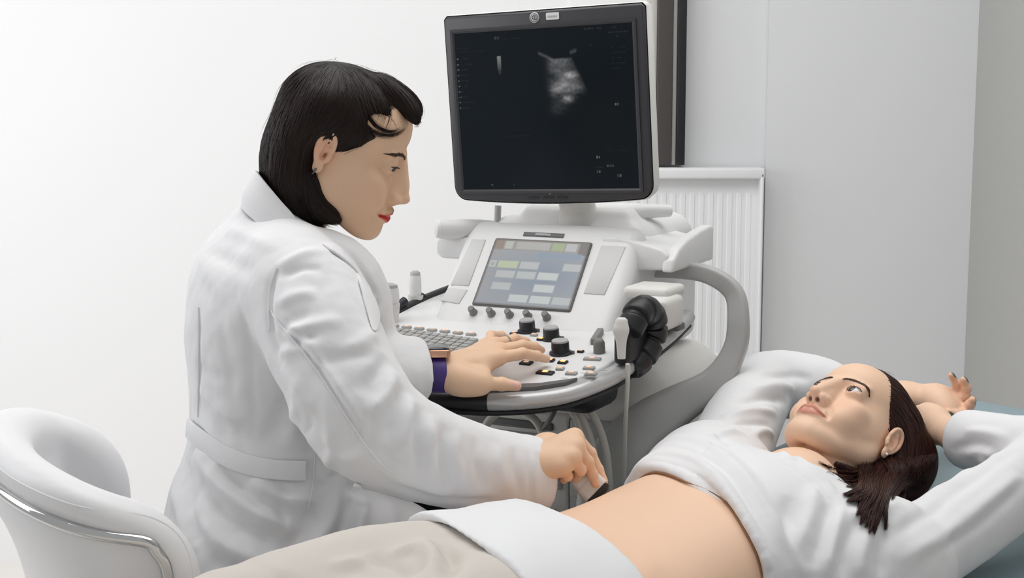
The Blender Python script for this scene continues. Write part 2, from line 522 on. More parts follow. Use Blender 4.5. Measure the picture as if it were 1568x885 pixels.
def project(V, Q, pix):
    """3-D points where the given photo sight-lines meet a mesh (for laying folds on it)"""
    T = BVHTree.FromPolygons([tuple(v) for v in V], [tuple(int(i) for i in q) for q in Q])
    out = []
    for px, py in pix:
        h = T.ray_cast(Vector(CAMP), Vector(ray(px, py)))
        out.append(None if h[0] is None else np.array(h[0]))
    return out
# ------------------------------------------------------------------ the room
def slab(name, lo, hi, m):
    lo = np.array(lo, float); hi = np.array(hi, float)
    v, f = box((lo + hi) / 2, hi - lo)
    return setting(mesh_obj(name, v, f, m, None, False))
YW = 4.0
xr = (1170 - 784) / FPX * (YW * 1.004)
XC = 1.292
slab('floor', (-3.2, 0.0, -.05), (XC, YW + .22, 0), M['floor'])
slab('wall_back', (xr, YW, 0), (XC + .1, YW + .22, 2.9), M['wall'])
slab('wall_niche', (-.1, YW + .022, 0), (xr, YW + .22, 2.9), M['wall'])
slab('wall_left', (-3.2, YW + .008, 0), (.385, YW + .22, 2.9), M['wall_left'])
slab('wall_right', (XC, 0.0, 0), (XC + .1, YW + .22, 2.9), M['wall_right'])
# window in the niche: dark profiles, light bead between
wz0 = 1.155
win = thing('window_1', '', '', (0, 0, 0)); del win['label']; del win['category']; win['kind'] = 'structure'
yq = YW + .022
def bar(name, x0, x1, m, y0=yq - .05, z0=wz0, z1=2.6):
    return rbox(name, ((x0 + x1) / 2, (y0 + yq) / 2, (z0 + z1) / 2), (x1 - x0, yq - y0, z1 - z0), .003, m, win)
px = lambda p: (p - 784) / FPX * (yq * .992 + .0)
bar('casing', px(988), px(1003), M['frame_light'], yq - .04)
bar('jamb', px(1003), px(1026), M['frame_dark'], yq - .06)
bar('bead', px(1026), px(1033), M['frame_light'], yq - .045)
bar('casing', px(1033), px(1046), M['black'], yq - .06)
bar('glazing', px(870), px(989), M['wall_left'], yq - .02)
# radiator: steel panel with vertical flutes
rad = thing('radiator', 'white fluted panel radiator on the back wall under the dark window frame', 'radiator', (0, 0, 0))
rx0, rx1, rz0, rz1 = .18, px(1163), .30, 1.13
ry = yq - .055
rbox('panel', ((rx0 + rx1) / 2, ry + .01, (rz0 + rz1) / 2), (rx1 - rx0, .03, rz1 - rz0), .006, M['radiator'], rad)
rbox('top_grille', ((rx0 + rx1) / 2, ry + .0, rz1 + .004), (rx1 - rx0 + .006, .085, .03), .006, M['radiator'], rad)
rbox('side_panel', (rx1 - .004, ry + .0, (rz0 + rz1) / 2 + .005), (.010, .085, rz1 - rz0), .004, M['radiator'], rad)
nfl = int((rx1 - rx0 - .06) / .0262)
sec = [(-.0085, 0), (.0085, 0), (.0056, .0032), (-.0056, .0032)]
fl0 = None
for i in range(nfl):
    xx = rx1 - .035 - i * .0262
    if fl0 is None:
        z = np.array([rz0 + .04, rz0 + .05, rz1 - .06, rz1 - .05]); s_ = np.array([.3, 1, 1, .3])
        vv = []; ff = []
        for zz, k in zip(z, s_):
            for a, b in sec: vv.append((a, -b * k, zz))
        for r in range(3):
            for j in range(4): ff.append((r * 4 + j, r * 4 + (j + 1) % 4, (r + 1) * 4 + (j + 1) % 4, (r + 1) * 4 + j))
        fl0 = part_obj('flute', (np.array(vv), ff), M['radiator'], rad, True, 30); o = fl0
    else: o = copy_obj(fl0, rad)
    o.location = (xx, ry - .004, 0)
# ------------------------------------------------------------------ ultrasound machine; local u = operator's right, v = into the machine, z up
PSI = math.radians(27)
MU = np.array([math.cos(PSI), -math.sin(PSI), 0]); MV = np.array([math.sin(PSI), math.cos(PSI), 0])
M0 = np.array([0.0327, 2.2834, 1.0533])
ZT = M0[2]
mach = thing('ultrasound_machine', 'tall light grey ultrasound machine with black-framed monitor and keyed console', 'ultrasound machine', (M0[0], M0[1], 0), -PSI)
L3 = lambda u, v, w: np.array([u, v, w + ZT])                 # local point, w measured from the touch screen's middle
def mrot(tau):                                               # axes (u, in-plane up, normal to the operator) for a surface tilted tau from level
    return np.stack([np.array([1, 0, 0.]), np.array([0, math.cos(tau), math.sin(tau)]), np.array([0, -math.sin(tau), math.cos(tau)])], 1)
def sub(parent, tau, origin):
    """set a part's own frame"""
    pass
# ---- cabinet body
s = SDF((-.26, -.16, .02), (.30, .62, 1.02), .006)
s.rbox((.02, .26, .46), (.185, .27, .40), .05)
s.rbox((.02, .24, .79), (.172, .18, .115), .06, k=.04)
s.rbox((.0, .26, .10), (.20, .32, .06), .04, k=.06)
v, f = s.mesh(1)
mesh_obj('cabinet', v, f, M['plastic_warm'], mach)
# front bay: recessed grey panels, drive slots, sockets
def plate(name, u0, u1, w0, w1, m, v0=-.016, d=.02, r=.004): return rbox(name, ((u0 + u1) / 2, v0 + d / 2, (w0 + w1) / 2 + ZT), (u1 - u0, d, w1 - w0), r, m, mach)
plate('front_panel', -.145, .075, -.42, -.222, M['plastic_warm'], -.022, .03)
plate('drive_slot', -.135, .05, -.250, -.236, M['plastic_dark'], -.026, .01)
plate('drive_slot', -.120, .058, -.272, -.256, M['plastic_grey'], -.026, .01)
plate('media_bay', -.06, .066, -.345, -.282, M['plastic_grey'], -.027, .012)
plate('label_plate', .0, .05, -.325, -.295, M['plastic_warm'], -.030, .008)
plate('socket_panel', .076, .166, -.47, -.226, M['plastic_grey'], -.02, .03)
plate('socket', .080, .118, -.300, -.256, M['plastic_dark'], -.028, .014)
plate('socket', .124, .160, -.300, -.256, M['plastic_grey'], -.028, .014)
plate('socket', .080, .118, -.352, -.308, M['plastic_grey'], -.028, .014)
plate('socket', .124, .160, -.352, -.308, M['plastic_dark'], -.028, .014)
plate('lower_panel', -.145, .075, -.56, -.425, M['plastic_dark'], -.022, .03)
for i, u in enumerate((-.03, .0, .03, .055)):
    part_obj('plug', xf(lathe([(.0, 0), (.009, 0), (.008, .022), (.003, .03), (.0, .03)], 10), mrot(math.radians(90)) @ np.diag([1, 1, 1]), L3(u, -.03, -.385)), M['black'], mach)
for x in (-1, 1):
    for vv in (-.02, .46):
        part_obj('caster', xf(lathe([(.0, -.02), (.045, -.02), (.055, -.012), (.055, .012), (.045, .02), (.0, .02)], 20), np.array([[0, 0, 1], [1, 0, 0], [0, 1, 0.]]), (x * .19 + .02, vv, .056)), M['rubber'], mach)
# ---- side arm: big satin grey hoop
arm = cr([(.10, .14, .000), (.207, .13, .004), (.262, .12, -.001), (.300, .12, -.026), (.312, .11, -.068), (.310, .10, -.115), (.285, .08, -.165), (.232, .05, -.205), (.190, .01, -.242), (.163, -.03, -.290), (.152, -.045, -.36), (.150, -.045, -.5)], 64) + np.array([0, 0, ZT])
S_ = rrect(.062, .046, .014, 4)
T_ = np.gradient(arm, axis=0)
sc = np.interp(np.linspace(0, 1, 64), [0, .3, .47, .56, .68, .8, 1], [.42, .50, .60, .80, 1.25, 1.45, 1.4])
part_obj('hoop_arm', sweep(arm, S_, np.array([0, 1.0, .0]), True, sc), M['plastic_shade'], mach, True, 50)
# ---- housing of the touch screen
R50 = mrot(math.radians(50)); R12 = mrot(math.radians(86))
s = SDF((-.25, -.16, ZT - .16), (.36, .44, ZT + .17), .0042)
s.rbox(L3(.006, 0, 0) + R50 @ np.array([0, -.012, -.055]), (.160, .122, .055), .022, R50)
s.rbox(L3(.006, .225, .012), (.150, .13, .072), .04, k=.012)
s.rbox(L3(.008, .20, -.075), (.150, .16, .07), .03, k=.012)
s.rbox(L3(.02, .19, .086), (.10, .07, .016), .014, k=.02)
v, f = s.mesh(1)
hous = mesh_obj('touch_screen_housing', v, f, M['plastic'], mach)
# side trays: shallow bins, the right one with a rising outer fin
def extrude_v(name, prof, v0, v1, m, parent, bev=.004):
    """profile in (u, w) pushed along v"""
    bm = bmesh.new(); A = [bm.verts.new(L3(u, v0, w)) for u, w in prof]; B_ = [bm.verts.new(L3(u, v1, w)) for u, w in prof]
    n = len(prof); bm.faces.new(A); bm.faces.new(B_[::-1])
    for i in range(n): bm.faces.new((A[i], B_[i], B_[(i + 1) % n], A[(i + 1) % n]))
    bmesh.ops.recalc_face_normals(bm, faces=bm.faces[:])
    bmesh.ops.bevel(bm, geom=bm.edges[:], offset=bev, segments=3, profile=.5, affect='EDGES', clamp_overlap=True)
    return bm_obj(name, bm, m, parent, True, 50)
tr = extrude_v('side_tray', [(.10, .008), (.206, .012), (.216, .022), (.216, .036), (.204, .046), (.18, .052), (.13, .062), (.10, .062)], .045, .25, M['plastic'], mach, .005)
fin = [(.040, .010), (.045, .030), (.072, .046), (.11, .057), (.165, .066), (.22, .072), (.235, .068), (.235, .012)]
bm = bmesh.new(); A = [bm.verts.new(L3(.206, v_, w_)) for v_, w_ in fin]; B_ = [bm.verts.new(L3(.226, v_, w_)) for v_, w_ in fin]
bm.faces.new(A); bm.faces.new(B_[::-1])
for i in range(len(fin)): bm.faces.new((A[i], B_[i], B_[(i + 1) % len(fin)], A[(i + 1) % len(fin)]))
bmesh.ops.recalc_face_normals(bm, faces=bm.faces[:]); bmesh.ops.bevel(bm, geom=bm.edges[:], offset=.005, segments=3, profile=.5, affect='EDGES', clamp_overlap=True)
bm_obj('tray_fin', bm, M['plastic'], tr, True, 50)
extrude_v('side_tray', [(-.10, .012), (-.195, .012), (-.206, .020), (-.206, .042), (-.198, .048), (-.10, .052)], .045, .22, M['plastic'], mach, .006)
# faces of the housing in the plane of the touch screen (in-plane coordinates u, p)
def face_part(name, outline, h0, h1, m, parent, bev=.0, origin=(0, 0, 0), tau=50, bseg=2):
    Rr = mrot(math.radians(tau))
    return part_obj(name, xf(prism(outline, h0, h1, bev, bseg), Rr, L3(*origin)), m, parent)
def grid_screen(name, w, h, nx, ny, fn, Rr, o, parent, m):
    U, P = np.meshgrid(np.linspace(-w / 2, w / 2, nx), np.linspace(-h / 2, h / 2, ny))
    V = np.stack([U.ravel(), P.ravel(), np.zeros(U.size)], 1) @ Rr.T + o
    i = np.arange(nx * ny).reshape(ny, nx)
    Q = np.stack([i[:-1, :-1], i[:-1, 1:], i[1:, 1:], i[1:, :-1]], -1).reshape(-1, 4)
    col = fn(U / w + .5, .5 - P / h)                         # x right 0..1, y down 0..1
    return mesh_obj(name, V, Q, m, parent, True, tint=col.reshape(-1, 3))
def screen_mat(name, gain, rough):
    m = bpy.data.materials.new(name); m.use_nodes = True; nt = m.node_tree; b = nt.nodes['Principled BSDF']
    a = nt.nodes.new('ShaderNodeAttribute'); a.attribute_name = 'tint'
    b.inputs['Base Color'].default_value = (.006, .008, .010, 1); b.inputs['Roughness'].default_value = rough
    nt.links.new(a.outputs['Color'], b.inputs['Emission Color']); b.inputs['Emission Strength'].default_value = gain
    return m
M['screen'] = screen_mat('monitor_image', 1.0, .22); M['touch'] = screen_mat('touch_image', 1.0, .35)
M['screen'].node_tree.nodes['Principled BSDF'].inputs['Specular IOR Level'].default_value = .12
lin = lambda *c: np.array(srgb(*c)[:3])
def box_img(I, X, Y, x0, y0, x1, y1, c, soft=.004):
    w = np.clip((X - x0) / soft, 0, 1) * np.clip((x1 - X) / soft, 0, 1) * np.clip((Y - y0) / soft, 0, 1) * np.clip((y1 - Y) / soft, 0, 1)
    I += w[..., None] * (np.asarray(c) - I)
def touch_img(X, Y):
    I = np.zeros(X.shape + (3,)); I[:] = lin(.56, .57, .585)
    # blue-grey field deepening to the middle right
    g = np.exp(-(((X - .62) / .42) ** 2 + ((Y - .55) / .34) ** 2))[..., None]; I[:] = I * (1 - g) + lin(.46, .505, .565) * g
    box_img(I, X, Y, 0, .0, 1, .17, lin(.55, .53, .51)); box_img(I, X, Y, 0, 0, .11, .16, lin(.52, .46, .42)); box_img(I, X, Y, .9, .02, 1, .2, lin(.42, .40, .39))
    for x0, x1, c in ((.12, .21, (.66, .66, .64)), (.24, .60, (.62, .62, .61)), (.62, .75, (.57, .62, .49)), (.76, .88, (.66, .66, .66))): box_img(I, X, Y, x0, .03, x1, .15, lin(*c))
    box_img(I, X, Y, .5, .18, .95, .27, lin(.49, .54, .60))
    rows = [(.33, .44, [(.02, .10, 0), (.115, .33, 1), (.35, .55, 0), (.80, 1.0, 0)]), (.48, .59, [(.13, .33, 0), (.35, .55, 0), (.57, .78, 2)]),
            (.66, .77, [(.13, .33, 0), (.57, .78, 2)]), (.83, .94, [(.35, .55, 2), (.57, .78, 2), (.80, 1.0, 0)])]
    for y0, y1, bs in rows:
        for x0, x1, k in bs:
            box_img(I, X, Y, x0 - .008, y0 - .012, x1 + .008, y1 + .014, lin(.535, .555, .575)); box_img(I, X, Y, x0, y0, x1, y1, lin(*((.655, .665, .67), (.66, .69, .585), (.70, .72, .715))[k]))
    for y in (.22, .37, .52, .67, .80): box_img(I, X, Y, .045, y, .075, y + .045, lin(.62, .55, .52))
    for e, k in ((np.minimum(Y, 1 - Y), .03), (np.minimum(X, 1 - X), .025)):
        q = np.clip(1 - e / k, 0, 1)[..., None] ** .6; I[:] = I * (1 - q) + lin(.36, .34, .32) * q
    return I
v_o = R50 @ np.array([0, 0, .004])
face_part('screen_frame', rrect(.1765, .1330, .004), -.006, .0022, M['plastic_dark'], mach, .0015)
grid_screen('touch_screen', .172, .1285, 150, 116, touch_img, R50, L3(0, 0, 0) + R50 @ np.array([0, 0, .0032]), mach, M['touch'])
def rect(u0, u1, p0, p1): return np.array([(u0, p0), (u1, p0), (u1, p1), (u0, p1)])
face_part('speaker_grille', np.array([(.100, -.030), (.136, -.030), (.146, .062), (.104, .062)]), -.004, .0016, M['vent'], mach, .001)
face_part('speaker_grille', np.array([(-.140, -.030), (-.106, -.030), (-.106, .062), (-.132, .062)]), -.004, .0016, M['vent'], mach, .001)
face_part('thumb_recess', np.array([(-.148, -.062), (-.112, -.066), (-.106, -.038), (-.142, -.036)]), -.004, .0016, M['vent'], mach, .001)
nb = face_part('name_badge', rect(-.040, .033, .0735, .0815), -.004, .0018, M['plastic_dark'], mach, .0008)
face_part('badge_print', rect(-.018, .010, .0755, .0795), .0, .0024, M['plastic_grey'], nb, .0004)
kn0 = None
for i in range(5):
    u = -.080 + i * .0328
    o_ = L3(u, 0, 0) + R50 @ np.array([0, -.0802 + .0002 * i, 0])
    if kn0 is None:
        kn0 = part_obj('knob', lathe([(.0, -.004), (.0072, -.004), (.0072, .001), (.0060, .0025), (.0054, .013), (.0046, .0145), (.0, .0145)], 18), M['knob'], mach); o = kn0
    else: o = copy_obj(kn0, mach)
    o.location = o_; o.rotation_euler = (math.radians(50), 0, 0)
# seam lip under the housing
lip = cr([L3(-.160, -.066, -.083), L3(-.10, -.074, -.0835), L3(.0, -.077, -.083), L3(.052, -.077, -.0815), L3(.068, -.066, -.078), L3(.145, -.058, -.077)], 40)
part_obj('seam_lip', tube(lip, .0028, 6), M['vent'], mach)

# ---- control console (own frame: u, q back along the surface, h off it)
S8 = math.radians(8)
con_o = L3(0, -.06, -.075)
def con_outline(grow=0.0, n=40):
    half = cr([(.232, .17), (.240, .06), (.240, -.10), (.228, -.185), (.190, -.262), (.110, -.306), (0, -.318)], n)
    left = half[::-1][1:] * np.array([-1, 1])
    O = np.vstack([half, left])
    c = np.array([0, -.1]); d = O - c
    return O + grow * d / np.linalg.norm(d, axis=1)[:, None]
def con_part(name, part, m, parent, smooth=True, angle=62):
    return part_obj(name, part, m, parent, smooth, angle)
console = con_part('console', prism(con_outline(-.016), -.026, .0, .004), M['plastic'], mach)
console.location = con_o; console.rotation_euler = (S8, 0, 0)
under = con_part('console_underside', prism(con_outline(-.022), -.036, -.022), M['black'], console)
# bumper rim around it
O = con_outline(-.006, 60); P3 = np.column_stack([O, np.full(len(O), -.017)])
rim_sec = np.array([(-.012, .0125)] + [(.001 + .0115 * math.sin(math.radians(t)), .001 + .0115 * math.cos(math.radians(t))) for t in range(0, 181, 20)] + [(-.012, -.0105)])
rim_sec = rim_sec * np.array([-1, 1])
con_part('bumper_rim', sweep(P3, rim_sec, (0, 0, 1.0)), M['steel'], console, True, 60)
P3b = np.column_stack([con_outline(-.006, 60), np.full(len(O), -.031)])
con_part('bumper_strip', sweep(P3b, rrect(.012, .008, .0035, 3), (0, 0, 1.0)), M['rubber'], console, True, 50)
# rubber pad on the rim at front left of the middle
seg = [i for i, q in enumerate(O) if 0.0 < q[0] < .112 and q[1] < -.2]
con_part('rim_grip', sweep(P3[seg], rim_sec * 1.08, (0, 0, 1.0)), M['black'], console, True, 50)
# palm recess
pr = np.array([(.085, -.276), (.12, -.270), (.165, -.250), (.205, -.216), (.197, -.238), (.165, -.268), (.12, -.290), (.085, -.300)])
con_part('palm_recess', prism(pr, -.004, .0012), M['plastic_dark'], console)
# raised key deck at the left
def cbox(name, u, q, w, d, h, m, parent=console, r=.0012, rot=0.0, h0=-.001):
    Rr = np.array([[math.cos(rot), -math.sin(rot), 0], [math.sin(rot), math.cos(rot), 0], [0, 0, 1]])
    return rbox(name, (u, q, h0 + h / 2), (w, d, h), r, m, parent, 2, Rr)
kr = math.radians(-7.5)
ex = np.array([math.cos(kr), math.sin(kr)]); ey = np.array([-math.sin(kr), math.cos(kr)])
k0 = np.array([-.196, -.076])
con_part('key_deck', xf(prism(rrect(.196, .082, .004), -.002, .0012), np.array([[ex[0], ey[0], 0], [ex[1], ey[1], 0], [0, 0, 1]]), (*(k0 + ex * .088 - ey * .034), 0)), M['vent'], console)
key0 = None
for r in range(5):
    for c in range(13):
        p = k0 + ex * (c * .0145 + .003 * r + .002) - ey * (r * .0152 + .002)
        if key0 is None: key0 = cbox('key', 0, 0, .0122, .0124, .0055, M['key'], console, .0012); o = key0
        else: o = copy_obj(key0, console)
        o.location = (p[0], p[1], .0012); o.rotation_euler = (0, 0, kr)
fk = None
for i in range(7):
    p = np.array([-.190, -.058]) + np.array([math.cos(math.radians(-4)), math.sin(math.radians(-4))]) * i * .0245
    if fk is None:
        fk = cbox('function_key', 0, 0, .016, .0085, .005, M['key'], console); fl = cbox('key_lamp', 0, 0, .008, .0045, .0006, M['led_soft'], fk, .0002, 0, .0042); o = fk
    else:
        o = copy_obj(fk, console); copy_obj(fl, o)
    o.location = (p[0], p[1], .0); o.rotation_euler = (0, 0, math.radians(-4))
# rotary knobs
def rot_knob(u, v, r=.0135, h=.018):
    q = (v + .06) / math.cos(S8)
    base = con_part('rotary_knob', lathe([(0, -.001), (r * 1.25, -.001), (r * 1.25, .003), (r, .004), (r * .98, h), (r * .85, h + .002), (0, h + .002)], 24), M['black'], console)
    base.location = (u, q, 0)
    con_part('knob_cap', lathe([(0, h), (r * .93, h), (r * .90, h + .0032), (0, h + .0036)], 24), M['plastic_grey'], base)
    fin = cbox('knob_pointer', r * 1.2, .004, .008, .005, .006, M['plastic_dark'], base, .001)
rot_knob(.035, -.0874, .0125, .017); rot_knob(.0895, -.1148, .0125, .017); rot_knob(.134, -.177, .0135, .018)
def lit(u, v, w=.014, d=.010, dark=True, lamp='led', ru=0.0):
    q = (v + .06) / math.cos(S8)
    b = cbox('lit_button', 0, 0, w, d, .0045, M['black'] if dark else M['key'], console, .0016); b.location = (u, q, 0); b.rotation_euler = (0, 0, math.radians(ru))
    cbox('button_lamp', 0, 0, min(.0075, w * .55), min(.006, d * .6), .0008, M[lamp], b, .0003, 0, .0034)
lit(.1337, -.2134, .014, .012); lit(.1561, -.2167, .014, .012); lit(.1057, -.2337, .018, .015, True, 'led_soft'); lit(.1521, -.2669, .026, .013)
lit(.075, -.122, .012, .010); lit(.020, -.105, .012, .009, True, 'led_soft'); lit(.055, -.105, .012, .008, False, 'led_soft'); lit(.112, -.150, .010, .009, True, 'led_soft'); lit(.160, -.163, .010, .008, True, 'led_soft')
for (u, v, w) in ((.1911, -.1913, .026), (.2037, -.2313, .017), (.1892, -.2595, .017), (.2171, -.2546, .017), (.165, -.245, .012)): lit(u, v, w, .0105, False, 'led_soft', 8)
for (u, v) in ((.204, -.250), (.226, -.232), (.187, -.278)): cbox('key_caption', u, (v + .06) / math.cos(S8), .010, .0012, .0006, M['plastic_grey'], console, .0002, math.radians(8), -.0002)
q = (-.157 + .06) / math.cos(S8)
part_obj('joystick', xf(lathe([(0, 0), (.009, 0), (.0085, .016), (.006, .021), (0, .022)], 16), None, (.1875, q, 0)), M['knob'], console)
SL_L, SL_A, SL_C = .060, math.radians(13), (.157, -.036)
sl = con_part('gain_slider', xf(prism(rrect(.011, SL_L, .004), -.002, .010, .003), np.array([[math.cos(SL_A), -math.sin(SL_A), 0], [math.sin(SL_A), math.cos(SL_A), 0], [0, 0, 1]]), (SL_C[0], SL_C[1], 0)), M['knob'], console)
part_obj('trackball', xf(lathe([(0, -.004)] + [(.019 * math.sin(math.radians(a)), .019 * -math.cos(math.radians(a)) + .002) for a in range(95, 181, 10)][::1] + [(0, .021)], 24), None, (.068, -.150, 0)), M['plastic_grey'], console)
con_part('trackball_ring', xf(lathe([(.019, 0), (.024, 0), (.024, .002), (.019, .003)], 24), None, (.068, -.150, 0)), M['plastic_grey'], console)
# right-hand holder with ribbed black grip, cream block, hanging lead
hose = cr([(.247, -.186, -.050), (.249, -.166, -.028), (.251, -.140, -.023), (.252, -.112, -.040), (.250, -.108, -.066), (.244, -.130, -.094), (.238, -.160, -.112)], 120) + np.array([0, 0, ZT])
ph = (np.arange(120) / 120 * 7.0) % 1.0
rr = .0185 + .0036 * np.clip(np.minimum(ph, .82 - ph) * 14, -.4, 1)
part_obj('ribbed_grip', tube(hose, rr * np.interp(np.linspace(0, 1, 120), [0, .15, .85, 1], [.8, 1, 1, .7]), 18), M['black'], mach, True, 30)
rbox('grip_backing', L3(.238, -.16, -.062), (.024, .08, .07), .009, M['rubber'], mach)
rbox('cable_hanger', L3(.240, -.045, -.040), (.046, .085, .05), .010, M['plastic_warm'], mach)
rbox('cable_hook', L3(.246, -.008, -.066), (.03, .03, .012), .004, M['plastic_dark'], mach)
rbox('cable_hanger', L3(.215, -.01, -.012), (.075, .08, .018), .008, M['plastic_warm'], mach)
# left rail and probe cups
rail = cr([(-.236, -.16, -.095), (-.236, -.04, -.078), (-.230, .05, -.064), (-.216, .13, -.052)], 30) + np.array([0, 0, ZT])
part_obj('holder_rail', tube(rail, .011, 10), M['black'], mach)
for vv in (-.03, .03):
    part_obj('rail_clip', tube(np.array([L3(-.242, vv - .012, -.072), L3(-.236, vv, -.064), L3(-.232, vv + .016, -.056)]), .008, 8), M['rubber'], mach)
cup = lathe([(.0, -.035), (.016, -.035), (.020, .0), (.022, .022), (.019, .022), (.016, .0), (.0, -.004)], 20)
for (u, vv, w, k) in ((-.218, -.095, -.072, 1.0), (-.238, .03, -.066, .62)):
    part_obj('probe_cup', xf((cup[0] * k, cup[1]), None, L3(u, vv, w)), M['plastic_warm'], mach)
# leads
def lead(P, r=.0052, m='cable'): part_obj('cable', tube(cr(P, 40) + np.array([0, 0, ZT]), r, 8), M[m], mach)
lead([(.118, -.14, -.160), (.140, -.14, -.185), (.158, -.14, -.23), (.166, -.14, -.29), (.168, -.12, -.42)])
lead([(.125, -.15, -.155), (.150, -.15, -.180), (.172, -.15, -.225), (.182, -.15, -.29), (.182, -.12, -.42)], .006)
lead([(.135, -.14, -.155), (.165, -.14, -.180), (.188, -.14, -.225), (.198, -.14, -.29), (.196, -.12, -.42)], .006)
lead([(.130, -.16, -.16), (.155, -.16, -.20), (.166, -.16, -.26), (.17, -.15, -.34), (.168, -.12, -.45)], .0045)
lead([(.252, -.205, -.092), (.250, -.20, -.115), (.236, -.17, -.16), (.222, -.14, -.23), (.214, -.12, -.40)], .0036)
lead([(-.034, -.12, -.262), (-.018, -.12, -.222), (.012, -.12, -.198), (.045, -.12, -.200), (.074, -.12, -.222), (.088, -.12, -.29), (.08, -.12, -.40)], .0068)
lead([(.04, -.03, -.42), (.03, -.06, -.33), (.055, -.10, -.25), (.10, -.14, -.20), (.12, -.15, -.165)], .004, 'plastic_dark')
lead([(.075, -.12, -.30), (.074, -.12, -.36), (.07, -.12, -.46)], .006)
# black bracket under the console
rbox('console_bracket', L3(.145, -.13, -.150), (.09, .11, .06), .02, M['rubber'], mach)
rbox('lift_column', L3(.02, .05, -.15), (.14, .12, .12), .02, M['plastic_warm'], mach)
# ---- monitor
tm = math.radians(93.5)
RM = mrot(tm)
roll = math.radians(2.0)
RM = RM @ np.array([[math.cos(roll), -math.sin(roll), 0], [math.sin(roll), math.cos(roll), 0], [0, 0, 1]])
MO = L3(.0065, .034, .268)
def mon_outline(g=0.0):
    w, h = .178 + g, .1535 + g
    t = [(-w, h - .006), (-w + .006, h), (w - .006, h), (w, h - .006)]
    r = .024
    bot = []
    for i in range(7):
        a = math.radians(0 - 90 * i / 6); bot.append((w - r + r * math.cos(a), -h + r + .004 + r * math.sin(a)))
    bow = [(x, -h + .004 - .006 * (1 - (x / (w - r)) ** 2)) for x in np.linspace(w - r, -w + r, 14)[1:-1]]
    bl = [(-x, y) for x, y in bot[::-1]]
    return np.array(t + bot + bow + bl)[::-1]
def mon_part(name, part, m, parent, **k): return part_obj(name, xf(part, RM, MO), m, parent, **k)
monitor = mon_part('monitor', prism(mon_outline(), -.022, .0, .004), M['bezel'], mach)
back = []
for g, h in ((.0015, -.004), (.003, -.012), (.001, -.03), (-.02, -.055), (-.06, -.075)):
    back.append((mon_outline(g), h))
vv = np.vstack([np.column_stack([o, np.full(len(o), h)]) for o, h in back]); n_ = len(back[0][0]); ff = []
for i in range(len(back) - 1):
    for j in range(n_): ff.append((i * n_ + j, i * n_ + (j + 1) % n_, (i + 1) * n_ + (j + 1) % n_, (i + 1) * n_ + j))
ff.append(tuple((len(back) - 1) * n_ + j for j in range(n_)))
mon_part('rear_shell', (vv, ff), M['plastic_warm'], monitor)
sw, sh = .3155, .2575
so = np.array([-.0015, -.0035])
